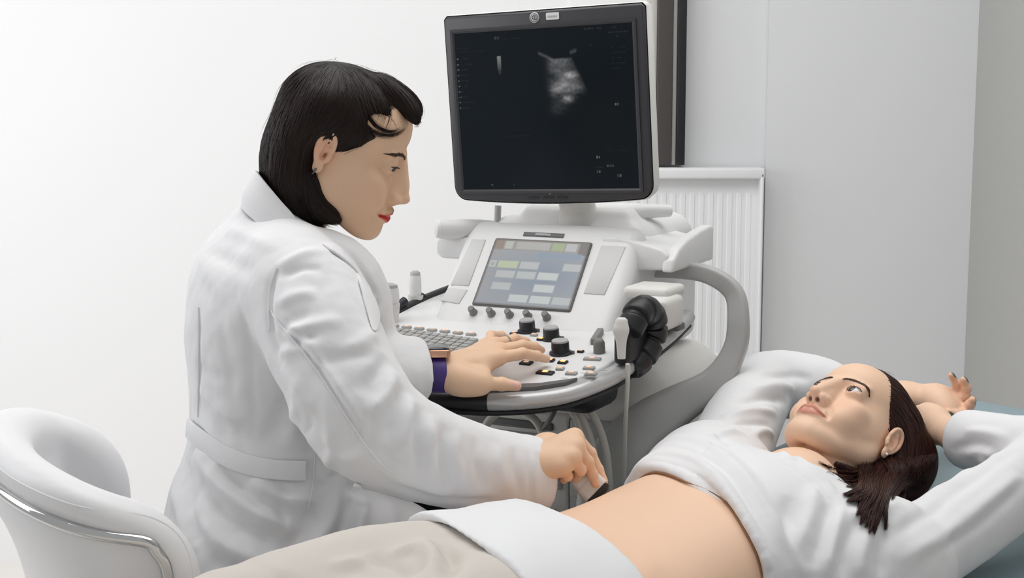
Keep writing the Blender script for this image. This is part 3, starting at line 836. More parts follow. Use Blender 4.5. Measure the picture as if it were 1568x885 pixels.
# bevelled inner frame
fr = []
for (a, b), z in (((sw / 2 + .007, sh / 2 + .007), .0), ((sw / 2 + .007, sh / 2 + .007), .0025), ((sw / 2 + .003, sh / 2 + .003), .0025), ((sw / 2, sh / 2), .0004)):
    fr.append(np.array([(-a, -b, z), (a, -b, z), (a, b, z), (-a, b, z)]) + np.array([so[0], so[1], 0]))
ff = [(i * 4 + j, i * 4 + (j + 1) % 4, (i + 1) * 4 + (j + 1) % 4, (i + 1) * 4 + j) for i in range(3) for j in range(4)]
mon_part('screen_frame', (np.vstack(fr), ff), M['bezel'], monitor, smooth=False)
def mon_img(X, Y):
    I = np.zeros(X.shape + (3,)); I[:] = lin(.02, .040, .055)
    def txt(x0, y, x1, c, h=.010, seed=0, gap=.35):
        r = np.random.default_rng(int(seed + y * 1000 + x0 * 777)); x = x0
        while x < x1:
            w = r.uniform(.006, .013)
            if r.random() > gap * .5: box_img(I, X, Y, x, y + r.uniform(0, .002), min(x + w, x1), y + h, lin(c, c, c), .003)
            x += w + .004
    # scan sector
    ax, ay = .615, .165
    dx = X - ax; dy = (Y - ay) * .82
    r_ = np.hypot(dx, dy + .02); an = np.degrees(np.arctan2(dx, dy + .05))
    P = np.stack([X.ravel() * 14, Y.ravel() * 12, 0 * X.ravel()], 1)
    n1 = noise3(P, 3, 4).reshape(X.shape); n2 = noise3(P * np.array([2.2, 4, 1]), 9, 3).reshape(X.shape); n3 = noise3(P * 9, 5, 2).reshape(X.shape)
    blob = lambda x, y, sx, sy, a: a * np.exp(-(((X - x) / sx) ** 2 + ((Y - y) / sy) ** 2))
    lum = .16 * np.exp(-((X - .605) / .085) ** 2 - ((Y - .27) / .13) ** 2)
    lum += blob(.655, .295, .035, .020, .34) + blob(.60, .365, .05, .035, .20) + blob(.628, .438, .034, .022, .38) + blob(.675, .37, .045, .05, .18) + blob(.565, .39, .03, .03, .14) + blob(.57, .49, .05, .04, .07) + blob(.60, .21, .06, .03, .10)
    lum *= np.clip(1 + .45 * n1 + .35 * n2 + .22 * n3, .15, 2)
    arc = np.hypot(X - .585, (Y + .02) * .82)
    cut = np.clip((.0 - (X - (.652 + (Y - .17) * .40))) / .012 + 1, 0, 1) * np.clip((Y - (.185 - .9 * (X - .60) ** 2 * 1.0)) / .012, 0, 1) * np.clip((X - .49) / .06, 0, 1)
    lum *= cut
    lum += np.exp(-(((Y - (.150 + .55 * (X - .48))) / .010) ** 2)) * np.clip((X - .475) / .01, 0, 1) * np.clip((.565 - X) / .02, 0, 1) * .15
    lum += np.exp(-(((Y - (.165 - .35 * (X - .64))) / .012) ** 2)) * np.clip((X - .655) / .006, 0, 1) * np.clip((.70 - X) / .01, 0, 1) * .12
    lum = np.clip(lum, 0, .6)
    I += (lum ** 1.35 * .75)[..., None] * np.array([1.0, .98, 1.0])
    # grey bar
    box_img(I, X, Y, .245, .155, .265, .27, lin(.17, .17, .18)); w = np.clip(1 - (Y - .16) / .09, 0, 1) * ((X > .245) & (X < .265) & (Y > .155)); I += (w * .16)[..., None]
    for i in range(10): txt(.005, .155 + i * .0345, .022, .36, .012, i, .1); txt(.028, .155 + i * .0345, .028 + (.045, .07, .04, .045, .04, .04, .05, .04, .085, .04)[i], .15, .011, i)
    txt(.01, .09, .09, .14, .010, 3); txt(.01, .112, .17, .13, .010, 4); txt(.235, .03, .262, .24, .022, 5, 0); txt(.262, .045, .40, .14, .010, 6)
    txt(.74, .015, .92, .20, .011, 7); txt(.87, .045, .985, .20, .010, 8); txt(.90, .07, .93, .18, .012, 9)
    for i in range(5): txt(.885, .135 + i * .032, .96, .15, .010, i + 20)
    txt(.77, .115, .785, .2, .008, 1, 0); txt(.89, .475, .910, .42, .016, 2, 0); txt(.895, .59, .905, .17, .008, 2, 0)
    txt(.775, .795, .795, .40, .018, 2, 0); txt(.775, .885, .795, .36, .018, 4, 0); txt(.83, .85, .87, .28, .018, 5, 0); txt(.885, .91, .912, .32, .020, 6, 0); txt(.775, .865, .81, .2, .006, 6, 0)
    txt(.84, .76, .985, .13, .010, 11); txt(.27, .655, .42, .13, .008, 12); txt(.165, .965, .182, .3, .012, 13, 0); txt(.295, .965, .31, .26, .010, 14, 0)
    return I
grid_screen('screen', sw, sh, 270, 222, mon_img, RM, MO + RM @ np.array([so[0], so[1], .0006]), monitor, M['screen'])
# round emblem and blank light plate on the upper bezel
eo = (-.0105, .1425)
mon_part('emblem', xf(lathe([(0, -.001), (.0085, -.001), (.0085, .001), (.0078, .0016), (0, .0018)], 28), None, (*eo, 0)), M['steel'], monitor)
ring = [(.0066 * math.cos(t), .0066 * math.sin(t), .0019) for t in np.linspace(0, 2 * np.pi, 33)]
sw1 = [(.0045 * math.cos(t) * (1 - .55 * t / 6), .0045 * math.sin(t) * (1 - .5 * t / 6) , .0020) for t in np.linspace(.4, 5.6, 22)]
sw2 = [(-.002 + .0022 * math.cos(t), .0006 + .0028 * math.sin(t), .0020) for t in np.linspace(-1, 4.2, 16)]
sw3 = [(.0022 + .0018 * math.cos(t), -.0008 + .0026 * math.sin(t), .0020) for t in np.linspace(1.5, 6.4, 16)]
mon_part('emblem_script', xf(merge(*[tube(np.array(q), .00035, 5) for q in (ring, sw1, sw2, sw3)]), None, (*eo, 0)), M['bezel'], monitor)
lp = mon_part('label_plate', xf(prism(rrect(.0225, .011, .0015, 3), -.001, .0014), None, (.0215, .1432, 0)), M['plastic'], monitor)
mon_part('plate_print', xf(merge(*[box((x, 0, .0014), (.002, .0035, .0004)) for x in np.linspace(-.007, .007, 6)]), None, (.0215, .1425, 0)), M['plastic_grey'], lp)
for u in (-.030, -.004, .022): mon_part('menu_button', xf(prism(rrect(.019, .0035, .0012, 2), -.001, .0010), None, (u, -.1465, 0)), M['black'], monitor)
mon_part('power_lamp', xf(prism(rrect(.002, .003, .0009, 2), -.001, .0012), None, (.0, -.1395, 0)), M['plastic_grey'], monitor)
part_obj('monitor_neck', tube(cr([L3(.026, .13, .075), L3(.026, .115, .11), L3(.026, .085, .16), L3(.02, .075, .22)], 14), [.042, .036, .034, .03, .03, .03, .03, .03, .03, .03, .03, .03, .03, .03], 16), M['plastic_warm'], mach)
part_obj('monitor_yoke', tube(cr([L3(.03, .16, .075), L3(.10, .16, .088), L3(.13, .17, .095), L3(.16, .20, .095)], 16), list(np.linspace(.018, .010, 16)), 12), M['plastic'], mach)
# ------------------------------------------------------------------ transducers parked on the machine
def W3(u, v, w): return M0 + MU * u + MV * v + np.array([0, 0, w])
def probe(label, P, rad, flat=1.0, tip='plastic_grey', body='plastic', group='transducers on the machine', cable=None):
    P = np.asarray(P, float)
    t = thing('transducer', label, 'ultrasound probe', tuple(P[0]), 0, group)
    Q = cr(np.column_stack([P, rad]), 26)
    part_obj('handle', xf(tube(Q[:, :3], Q[:, 3], 16, True, flat, 1.0), None, -P[0]), M[body], t, True, 50)
    d = (Q[0, :3] - Q[3, :3]); d /= np.linalg.norm(d)
    part_obj('lens', xf(tube(np.array([Q[0, :3] - d * .001, Q[0, :3] + d * .005, Q[0, :3] + d * .008]), [Q[0, 3] * .96, Q[0, 3] * .9, Q[0, 3] * .5], 16, True, flat, 1.0), None, -P[0]), M[tip], t, True, 50)
    return t
probe('pale grey round-headed transducer lying on the left-hand shelf under the monitor', [W3(-.190, .03, .064), W3(-.165, .05, .063), W3(-.14, .07, .066), W3(-.115, .09, .068)], [.017, .0175, .013, .008], 1.0, 'plastic')
probe('wide white transducer standing in the left holder nearest the doctor', [W3(-.218, -.095, -.024), W3(-.218, -.095, -.042), W3(-.218, -.095, -.060), W3(-.218, -.095, -.080)], [.020, .021, .018, .012], .8)
probe('slim white transducer standing in the left holder next to the black rail', [W3(-.238, .03, -.018), W3(-.238, .03, -.032), W3(-.238, .03, -.055), W3(-.238, .03, -.080)], [.0095, .0105, .010, .009], 1.0)
probe('pale cream transducer hanging in front of the ribbed black grip on the right', [W3(.252, -.230, -.030), W3(.252, -.231, -.041), W3(.253, -.232, -.056), W3(.254, -.233, -.080)], [.0095, .0115, .0075, .0055], .85, 'plastic_warm', 'plastic_warm')
t = tag(part_obj('holder_peg', tube(np.array([W3(-.125, .115, .045), W3(-.123, .115, .080), W3(-.122, .115, .100)]), .006, 10), M['plastic_grey'], None), 'small grey peg standing behind the left-hand shelf', 'peg')
# ------------------------------------------------------------------ couch (body frame: s towards the head, l towards the near side)
YAW = math.radians(39)
CA = np.array([math.cos(YAW), math.sin(YAW), 0]); CL = np.array([math.sin(YAW), -math.cos(YAW), 0])
B0 = np.array([.221, 1.70, 0.0])
def pb(s, l, z): return B0 + CA * s + CL * l + np.array([0, 0, z])
def couch_top(s): return np.interp(s, [-1.4, -.1, .15, .45, .97], [.660, .660, .675, .735, .815])
couch = thing('examination_couch', 'grey-blue vinyl examination couch with raised head end under the lying woman', 'couch', tuple(pb(0, -.07, 0)), YAW)
ss = np.linspace(-1.15, .965, 70)
ls = np.concatenate([[-.375, -.382, -.378, -.365], np.linspace(-.34, .23, 13), [.255, .268, .272, .265]]) + 0.0
hs = np.concatenate([[-.075, -.05, -.022, -.006], np.zeros(13), [-.006, -.022, -.05, -.075]])
V = []; Fc = []
for i, sv in enumerate(ss):
    e = min(1.0, (ss[-1] - sv) / .03) if sv > ss[-1] - .03 else 1.0
    fe = np.interp(sv, [-1.15, -.47, -.36, -.2, -.05], [-.165, -.165, -.24, -.31, -.382])
    for l, h in zip(ls, hs):
        if l < .23: l = .23 + (l - .23) * (fe - .23) / (-.382 - .23)
        V.append((sv, -(l + .07), couch_top(sv) + h - .012 * (1 - e) ** 2))
n = len(ls)
for i in range(len(ss) - 1):
    for j in range(n - 1): Fc.append((i * n + j, (i + 1) * n + j, (i + 1) * n + j + 1, i * n + j + 1))
# head-end and foot-end rounding plus underside
V = np.array(V)
endr = []
for dx, dz in ((.012, -.018), (.016, -.045), (.010, -.078)):
    b = len(V) if not endr else None
    row = V[(len(ss) - 1) * n:(len(ss)) * n].copy(); row[:, 0] += dx; row[:, 2] = np.minimum(row[:, 2], couch_top(ss[-1]) + dz); endr.append(row)
base = len(V); V = np.vstack([V] + endr); prev = (len(ss) - 1) * n
for k in range(3):
    cur = base + k * n
    for j in range(n - 1): Fc.append((prev + j, cur + j, cur + j + 1, prev + j + 1))
    prev = cur
part_obj('mattress', (V, Fc), M['vinyl_blue'], couch, True, None)
sp = []
for l in (.262, -.372):
    P = np.array([(sv, -((l if l > 0 else np.interp(sv, [-1.15, -.47, -.36, -.2, -.05], [-.158, -.158, -.233, -.302, -.372])) + .07), couch_top(sv) - .058) for sv in ss]); sp.append(P)
for P in sp: part_obj('piping', tube(P, .004, 6), M['vinyl_blue'], couch)
rbox('deck', (-.12, -.14, .565), (2.0, .36, .05), .01, M['frame_dark'], couch)
for x in (-.85, .55):
    for y in (-.29, .01): rbox('leg', (x, y, .27), (.05, .05, .54), .006, M['steel'], couch)
# ------------------------------------------------------------------ chair: wrap-around white shell with chrome trim
CHY = math.radians(25)
chair = thing('tub_chair', 'white upholstered tub chair with chrome trim line, behind the seated doctor', 'chair', (-.522, 1.715, 0.0), CHY)
RC, TH, XE = .222, .066, .085
def chair_top(x): return np.interp(x, [-.16, -.10, -.05, .0, .06, .12], [.945, .938, .922, .902, .885, .875])
def chair_k(z): return 2.35 + 16 * np.maximum(0, .86 - z)          # the back is shallow and slopes in towards the seat
s = SDF((-.22, -.30, .50), (.16, .30, .98), .0048)
def ucurve(X, Y, Z):
    k = chair_k(Z); h = np.hypot(X * k, Y) + 1e-6
    return np.where(X < 0, (h - RC) * h / (np.hypot(X * k * k, Y) + 1e-6), np.abs(Y) - RC + 0 * X + 0 * Z)
def shell(X, Y, Z):
    d2 = np.abs(ucurve(X, Y, Z)) - TH / 2
    zt = chair_top(X)
    e = smax(X - XE, Z - zt, .10) + 0 * Y
    q1 = d2 + .028; q2 = e + .028
    return np.sqrt(np.maximum(q1, 0) ** 2 + np.maximum(q2, 0) ** 2) + np.minimum(np.maximum(q1, q2), 0) - .028
s.put(shell, (-.21, -.29, .50), (.15, .29, .97))
# outer panel set in below the trim
def panel(X, Y, Z):
    lim = smax(X - (XE - .042), Z - (chair_top(X) - .038), .06)
    return np.maximum(-(ucurve(X, Y, Z) - (TH / 2 - .006)), lim + 0 * Y)
s.put(panel, (-.21, -.29, .50), (.15, .29, .97), k=.010, op='sub')
v, f = s.mesh(2)
mesh_obj('padded_shell', v, f, M['vinyl_white'], chair)
TCH = BVHTree.FromPolygons([tuple(q) for q in v], [tuple(int(i) for i in q) for q in f])
def u_path(off, drop, xin, zend, snap=True):
    """line round the outside of the shell following its rim at a distance, laid on the upholstery"""
    xs = XE - xin; c_ = min(.05, xs - .008); side = []
    for z in np.linspace(zend, chair_top(xs) - drop - c_, 14): side.append((xs, z))
    for a in np.linspace(0, 90, 9)[1:]: side.append((xs - c_ * (1 - math.cos(math.radians(a))), chair_top(xs - c_ * (1 - math.cos(math.radians(a)))) - drop - c_ + c_ * math.sin(math.radians(a))))
    out = [(x, -RC, z) for x, z in side]
    for a in np.linspace(90, 270, 48)[1:-1]:
        z0 = chair_top(RC / 2.4 * math.cos(math.radians(a))) - drop
        out.append((RC / chair_k(z0) * math.cos(math.radians(a)), -RC * math.sin(math.radians(a)), z0))
    out += [(x, RC, z) for x, z in side[::-1]]
    out = cr(np.array(out), 260)
    w = np.hanning(17); w /= w.sum()
    out = np.stack([np.convolve(np.pad(out[:, i], 8, 'edge'), w, 'valid') for i in range(3)], 1)
    T_ = np.gradient(out, axis=0); T_[:, 2] = 0
    n_ = np.where((out[:, 0] < 0.02)[:, None], np.stack([out[:, 0] * 5.0, out[:, 1], 0 * out[:, 0]], 1), np.stack([0 * out[:, 0], out[:, 1], 0 * out[:, 0]], 1))
    n_ /= np.linalg.norm(n_, axis=1)[:, None]
    P = []
    for q, nn in zip(out, n_):
        h = TCH.ray_cast(Vector(q + nn * .09), Vector(-nn)) if snap else (None,)
        P.append((np.array(h[0]) if h[0] is not None else q + nn * TH / 2) + nn * off)
    P = np.array(P)
    w = np.hanning(17); w /= w.sum()
    return np.stack([np.convolve(np.pad(P[:, i], 8, 'edge'), w, 'valid') for i in range(3)], 1)
P = u_path(.0022, .040, .042, .52)
part_obj('chrome_trim', tube(P, .0068, 16), M['chrome'], chair)
P = u_path(.0002, .012, .014, .54)
part_obj('seam', tube(P, .0012, 5), M['vinyl_white'], chair)
s = SDF((-.24, -.22, .48), (.26, .22, .64), .007)
s.rbox((.06, 0, .565), (.17, .185, .045), .04)
v, f = s.mesh(1); mesh_obj('seat_cushion', v, f, M['vinyl_white'], chair)
part_obj('pedestal', lathe([(0, .03), (.03, .03), (.03, .5), (.0, .5)], 16), M['chrome'], chair)
part_obj('base_plate', lathe([(0, 0), (.22, 0), (.22, .008), (.05, .03), (0, .03)], 32), M['chrome'], chair)
# ------------------------------------------------------------------ hands (world metres)
def make_hand(wr, fore, fingers, thumb, nail_tint=(.88, .66, .58), k=1.0, h=.0012, fk=1.0, skin=(1, 1, 1)):
    """fingers: list of 4 x [MCP, PIP, DIP, tip]; thumb [CMC, MCP, IP, tip]; fore: point up the forearm"""
    wr = np.asarray(wr, float); fore = np.asarray(fore, float)
    allp = np.vstack([wr, fore] + [np.asarray(q) for q in fingers] + [np.asarray(thumb)])
    s = SDF(allp.min(0) - .036, allp.max(0) + .036, h)
    mc = [np.asarray(q[0], float) for q in fingers]
    n = np.cross(mc[0] - wr, mc[3] - wr); n /= np.linalg.norm(n)
    # forearm and wrist
    ax = (wr - fore) / np.linalg.norm(wr - fore)
    s.path([fore, fore + (wr - fore) * .55, wr], np.array([.0275, .0255, .0225]) * k, k=.01, flat=(n, 1.28))
    s.cap(wr, wr + (np.mean(mc, 0) - wr) * .3, .022 * k, .024 * k, k=.012, flat=(n, 1.35))
    for i, m in enumerate(mc):
        s.cap(wr * .75 + m * .25, m, .0145 * k, (.0110, .0112, .0106, .0098)[i] * k, k=.016)
    for i in range(3): s.cap(mc[i] * .9 + wr * .1, mc[i + 1] * .9 + wr * .1, .0100 * k, .0098 * k, k=.008)
    th = [np.asarray(q, float) for q in thumb]
    s.path([wr * .6 + th[0] * .4, th[0], th[1]], np.array([.016, .0155, .0118]) * k, k=.014, n=8)
    s.cap(th[1], mc[0] * .7 + wr * .3, .0085 * k, .009 * k, k=.018)
    nails = []
    def chain(P, r):
        P = [np.asarray(q, float) for q in P]
        s.path(P, r, k=.0030)
        for q, rr in zip(P[1:3], r[1:3]): s.ell(q, (rr * 1.06,) * 3, k=.002)
    for i, P in enumerate(fingers):
        R = np.array([(.0096, .0086, .0077, .0062), (.0098, .0088, .0079, .0064), (.0094, .0083, .0074, .0060), (.0084, .0073, .0065, .0054)][i]) * k * np.array([1, fk, fk, fk])
        P = [np.asarray(q, float) for q in P]
        chain(P, R); s.ell(P[0] + n * 0, (R[0] * 1.05,) * 3, k=.006)
        d = P[3] - P[2]; d /= np.linalg.norm(d); o = (P[2] - P[1]) / np.linalg.norm(P[2] - P[1]); up = o - d; up -= d * (up @ d)
        nails.append((P[3] - d * .0012, d, up, R[3]))
    R = np.array([.0122, .0105, .0094, .0072]) * k
    chain(th, R)
    d = th[3] - th[2]; d /= np.linalg.norm(d); ti = mc[0] - th[1]; ti = ti - d * (ti @ d); ti /= np.linalg.norm(ti); nu = n if n[2] > 0 else -n; nu = nu - d * (nu @ d); nu /= np.linalg.norm(nu); up = nu * .8 - ti * .6
    nails.append((th[3] - d * .001, d, up, R[3]))
    V, Q = s.mesh(1)
    T = np.tile(SKIN * np.array(skin), (len(V), 1))
    def blend(w, c): 
        w = np.clip(w, 0, 1)[:, None]; T[:] = T * (1 - w) + np.asarray(c) * w
    for P in fingers:
        for q, wgt, r in ((P[1], .28, .010), (P[3], .42, .012), (P[0], .20, .014), (P[2], .18, .008)):
            blend(wgt * np.exp(-(np.linalg.norm(V - q, axis=1) / r) ** 2), SKIN * np.array([1.0, .68, .60]))
    blend(.35 * np.exp(-(np.linalg.norm(V - th[3], axis=1) / .013) ** 2), SKIN * np.array([1.0, .68, .60]))
    for c, d, up, r in nails:
        L = np.linalg.norm(up)
        if L < 1e-6: up = n; L = 1
        up = up / L; sd = np.cross(d, up)
        q = V - c; a = q @ d; b = q @ sd; u_ = q @ up
        w = np.clip((1.15 - np.sqrt((a / (r * 1.15)) ** 2 + (b / (r * .78)) ** 2)) * 6, 0, 1) * (u_ > r * .28)
        blend(w, nail_tint)
    return V, Q, T, n
# ------------------------------------------------------------------ heads (local millimetres: +x person's left, -y face, +z crown)
SKIN = np.array(srgb(.92, .785, .68)[:3])
def ear_parts(s, sx, O=None, ew=1.0):
    """sculpt one ear into the head field"""
    O = np.array([sx * 70.0, 8.0, -10.0]) if O is None else np.array([sx * O[0], O[1], O[2]])
    out = np.array([sx * .96, .12, .05]); out /= np.linalg.norm(out)
    bk = np.array([-sx * .12, .96, .10]); bk -= out * (bk @ out); bk /= np.linalg.norm(bk)
    up = np.cross(bk, out) * (1 if sx < 0 else -1)
    if up[2] < 0: up = -up
    R = np.stack([bk, up, out], 1)
    L = lambda b, z, c: O + bk * (b - 5) * ew + bk * 5 + up * z + out * c
    s.ell(L(6, 4, 3), (14 * ew, 25, 3.4), R, k=5)
    hel = [(-7, -1, 2), (-8, 9, 4), (-4, 20, 5), (5, 27.5, 6), (14, 26, 7.5), (19.5, 17, 8.5), (19.5, 5, 9), (15.5, -7, 8), (9, -17, 6)]
    s.path([L(*q) for q in hel], [2.2, 2.6, 2.8, 2.9, 3.0, 3.1, 3.0, 2.8, 2.4], k=2.0, n=24)
    s.path([L(6, 19, 4), L(11, 11, 6), L(11.5, 1, 7), L(8, -8, 6), L(2, -14, 5)], [2.2, 2.5, 2.8, 2.8, 2.8], k=2.5, n=14)
    s.ell(L(1.5, -4, 6.5), (6.6 * ew, 9, 5.2), R, k=3, op='sub')
    s.ell(L(3, 10, 6), (4, 5.5, 3.4), R, k=2, op='sub')
    s.ell(L(2.5, -22, 3.5), (7.5, 9, 3.6), R, k=4)
    s.cap(L(-8, -4, 3), L(-6, -10, 4.5), 3.2, 3.2, k=3)
    return L
def head_field(o):
    h = o.get('h', 1.7)
    s = SDF((-92, -128, -190), (92, 112, 112), h)
    s.ell((0, 8, 33), (70, 86, 67))
    s.ell((0, -30, 36), (59, 57, 50), k=14)
    s.ell((0, -30, -28), (53, 55, 74), k=18)
    for x in (-1, 1):
        s.ell((x * 44, -6, -22), (24, 42, 46), k=16)
        s.path([(x * 50, 0, -45), (x * 47, -10, -64), (x * 31, -50, -88), (x * 9, -80, -99)], [13, 13, 12, 13], k=14, n=14)
        s.ell((x * 41, -58, -27), (19, 19, 15), k=14)               # cheekbone
        s.ell((x * 32, -66, -52), (22, 20, 22), k=16)               # cheek
        s.ell((x * 42, -40, -46), (14, 26, 28), k=18)               # cheek side
        s.cap((x * 9, -83, 13), (x * 43, -70, 15), 7.5, 6, k=10)      # brow ridge
    s.ell((0, -80, -97), (17, 14.5, 14), k=10)                        # chin
    s.ell((0, -79, -71), (27, 19, 19), k=14)                          # mouth mound
    s.cap((0, -89, -55), (0, -90, -62), 7.5, 7, k=8)
    for x in (-1, 1):
        s.ell((x * 31.5, -92, 1), (18, 15, 10.5), k=12, op='sub')       # socket
        s.ell((x * 15, -93, 2), (6, 9, 10), k=8, op='sub')
    # nose
    s.path([(0, -86, 6), (0, -93.5, -12), (0, -104, -33)], [6.0, 6.2, 7.6], k=9, n=8)
    s.path([(0, -78, 4), (0, -82, -16), (0, -88, -34), (0, -90, -43)], [7.5, 9, 11.5, 12], k=9, n=10)
    s.ell((0, -108.5, -41.5), (9.2, 9.5, 8.2), k=5)
    s.cap((0, -106, -48), (0, -97, -53), 3.4, 4.5, k=4)
    for x in (-1, 1):
        s.ell((x * 11.5, -98.5, -45.5), (6.6, 9.5, 7.2), k=5)
        s.ell((x * 15.5, -92, -44), (4, 6, 7), k=6)
        s.ell((x * 6.4, -102, -53.5), (3.0, 4.6, 6), k=1.5, op='sub')
        s.path([(x * 20, -92, -44), (x * 27, -88, -58), (x * 29, -84, -70)], [1.0, 1.2, .8], k=7, op='sub', n=6)
    # lips
    up_l = lambda x: [(0, -97.2, -66.8), (x * 6, -97.8, -65.8), (x * 14, -94, -67.8), (x * 24, -85.8, -71.2)]
    lo_l = lambda x: [(0, -96.4, -76.4), (x * 8, -95.6, -76.2), (x * 16, -91.6, -74.6), (x * 23, -86, -72.2)]
    for x in (-1, 1):
        lk = o.get('lipk', 1.0)
        s.path(up_l(x), np.array([3.8, 4.0, 3.4, 1.6]) * lk, k=4, n=10)
        s.path(lo_l(x), np.array([4.6, 4.6, 3.7, 1.6]) * lk, k=4, n=10)
    s.path([(0, -97, -60), (0, -101, -63.5)], [1.6, 1.4], k=4, op='sub')
    mg = o.get('mouth', 0.0)
    for x in (-1, 1):
        s.path([(0, -103, -71.2), (x * 9, -101, -71.0), (x * 17, -95, -71.6), (x * 25.5, -86.5, -72.0 - o.get('droop', 0))], [1.5, 1.4, 1.3, 1.5], k=1.6, op='sub', n=14)
    # eyes: lids then opening
    for x in (-1, 1):
        E = np.array([x * 31.0, -71.5, 0.0])
        s.ell(E, (14.6, 13.8, 13.8), k=6)
        ez = o['eye'][0]; eh = o['eye'][1]
        A = np.array([[1, 0, 0], [0, 1, 0], [0, 0, 1.0]])
        a = math.radians(7) * -x
        A = np.array([[math.cos(a), 0, math.sin(a)], [0, 1, 0], [-math.sin(a), 0, math.cos(a)]])
        s.ell(E + np.array([x * 0.4, -10.5, ez]), (13.8, 10, eh), A, k=1.2, op='sub')
        # crease above the lid
        cr_p = [E + np.array([x * q, -math.sqrt(max(14.6 ** 2 - q * q * .9 - 36, 20)) - .8, 7.2 + ez * .4 - abs(q) ** 1.6 * .035]) for q in (-11, -6, 0, 6, 11)]
        s.path(cr_p, .8, k=1.8, op='sub', n=12)
    ears = {x: ear_parts(s, x, o.get('ear'), o.get('earw', 1.0)) for x in (-1, 1)}
    # neck in local frame
    for P, r, fl in o['neck']:
        s.path(P, r, k=16, n=8, flat=fl)
    for fn in o.get('extra', []): fn(s)
    return s, up_l, lo_l, ears
def head_tint(V, up_l, lo_l, o):
    T = np.tile(SKIN * np.array(o.get('skin', (1, 1, 1))), (len(V), 1))
    def blend(w, col):
        w = np.clip(w, 0, 1)[:, None]; T[:] = T * (1 - w) + np.array(col) * w
    for x in (-1, 1):
        d = np.linalg.norm((V - np.array([x * 40, -66, -40])) / np.array([1, 1, .8]), axis=1); blend(.42 * np.exp(-(d / 22) ** 2), SKIN * np.array([1.0, .74, .70]))
        d = np.linalg.norm(V - np.array([x * 76, 20, -8]), axis=1); blend(.5 * np.exp(-(d / 22) ** 2), SKIN * np.array([1.0, .68, .62]))
        d = np.linalg.norm((V - np.array([x * 31, -84, 0])) / np.array([1.25, 1, .85]), axis=1); blend(.38 * np.exp(-(d / 14) ** 2), SKIN * np.array([.66, .48, .44]))  # eye sockets darkened: soft shade put into the skin tint
    d = np.linalg.norm(V - np.array([0, -110, -46]), axis=1); blend(.35 * np.exp(-(d / 13) ** 2), SKIN * np.array([1.0, .74, .70]))
    d = np.full(len(V), 99.0)
    for x in (-1, 1):
        for f, r in ((up_l, 4.0), (lo_l, 5.4)):
            P = cr(f(x), 14) * np.array([1, .5, 1]); q, t = dist_polyline(V * np.array([1, .5, 1]), P); d = np.minimum(d, q - r * (1 - .5 * t))
    m = (V[:, 1] < -80)
    w = np.clip((1.3 - d) / 1.5, 0, 1) * m
    blend(w, o['lip'])
    # dark inside nostrils: their shade is put into the skin tint
    for x in (-1, 1):
        q = np.linalg.norm(V - np.array([x * 6.2, -100, -50.5]), axis=1); blend(.9 * np.exp(-(q / 4.6) ** 4), np.array([.10, .035, .025]))
    return T
def eyeballs(o, place, parent):
    gz = np.array(o['gaze'], float)
    for x in (-1, 1):
        g = gz + np.array([-x * .03, 0, 0]); g /= np.linalg.norm(g)
        bm = bmesh.new(); bmesh.ops.create_uvsphere(bm, u_segments=64, v_segments=48, radius=1)
        V = np.array([v.co[:] for v in bm.verts]); Fc = [tuple(v.index for v in f.verts) for f in bm.faces]; bm.free()
        # pole to gaze
        z = g; a = np.cross([0.3, .2, 1], z); a /= np.linalg.norm(a); b = np.cross(z, a)
        V = V @ np.stack([a, b, z], 0)
        ang = np.degrees(np.arccos(np.clip(V @ g, -1, 1)))
        V = V * (12.5 + .55 * np.clip(1 - (ang / 30) ** 2, 0, 1))[:, None]
        T = np.tile(np.array(srgb(.90, .88, .86)[:3]), (len(V), 1))
        T[ang < 31] = srgb(.10, .07, .05)[:3]; T[ang < 26] = srgb(.20, .13, .09)[:3]; T[ang < 12] = (.008, .008, .008)
        V = V + np.array([x * 31.0, -71.5, 0])
        mesh_obj('eyeball', place(V), Fc, M['eye_white'], parent, True, tint=T, world=True)
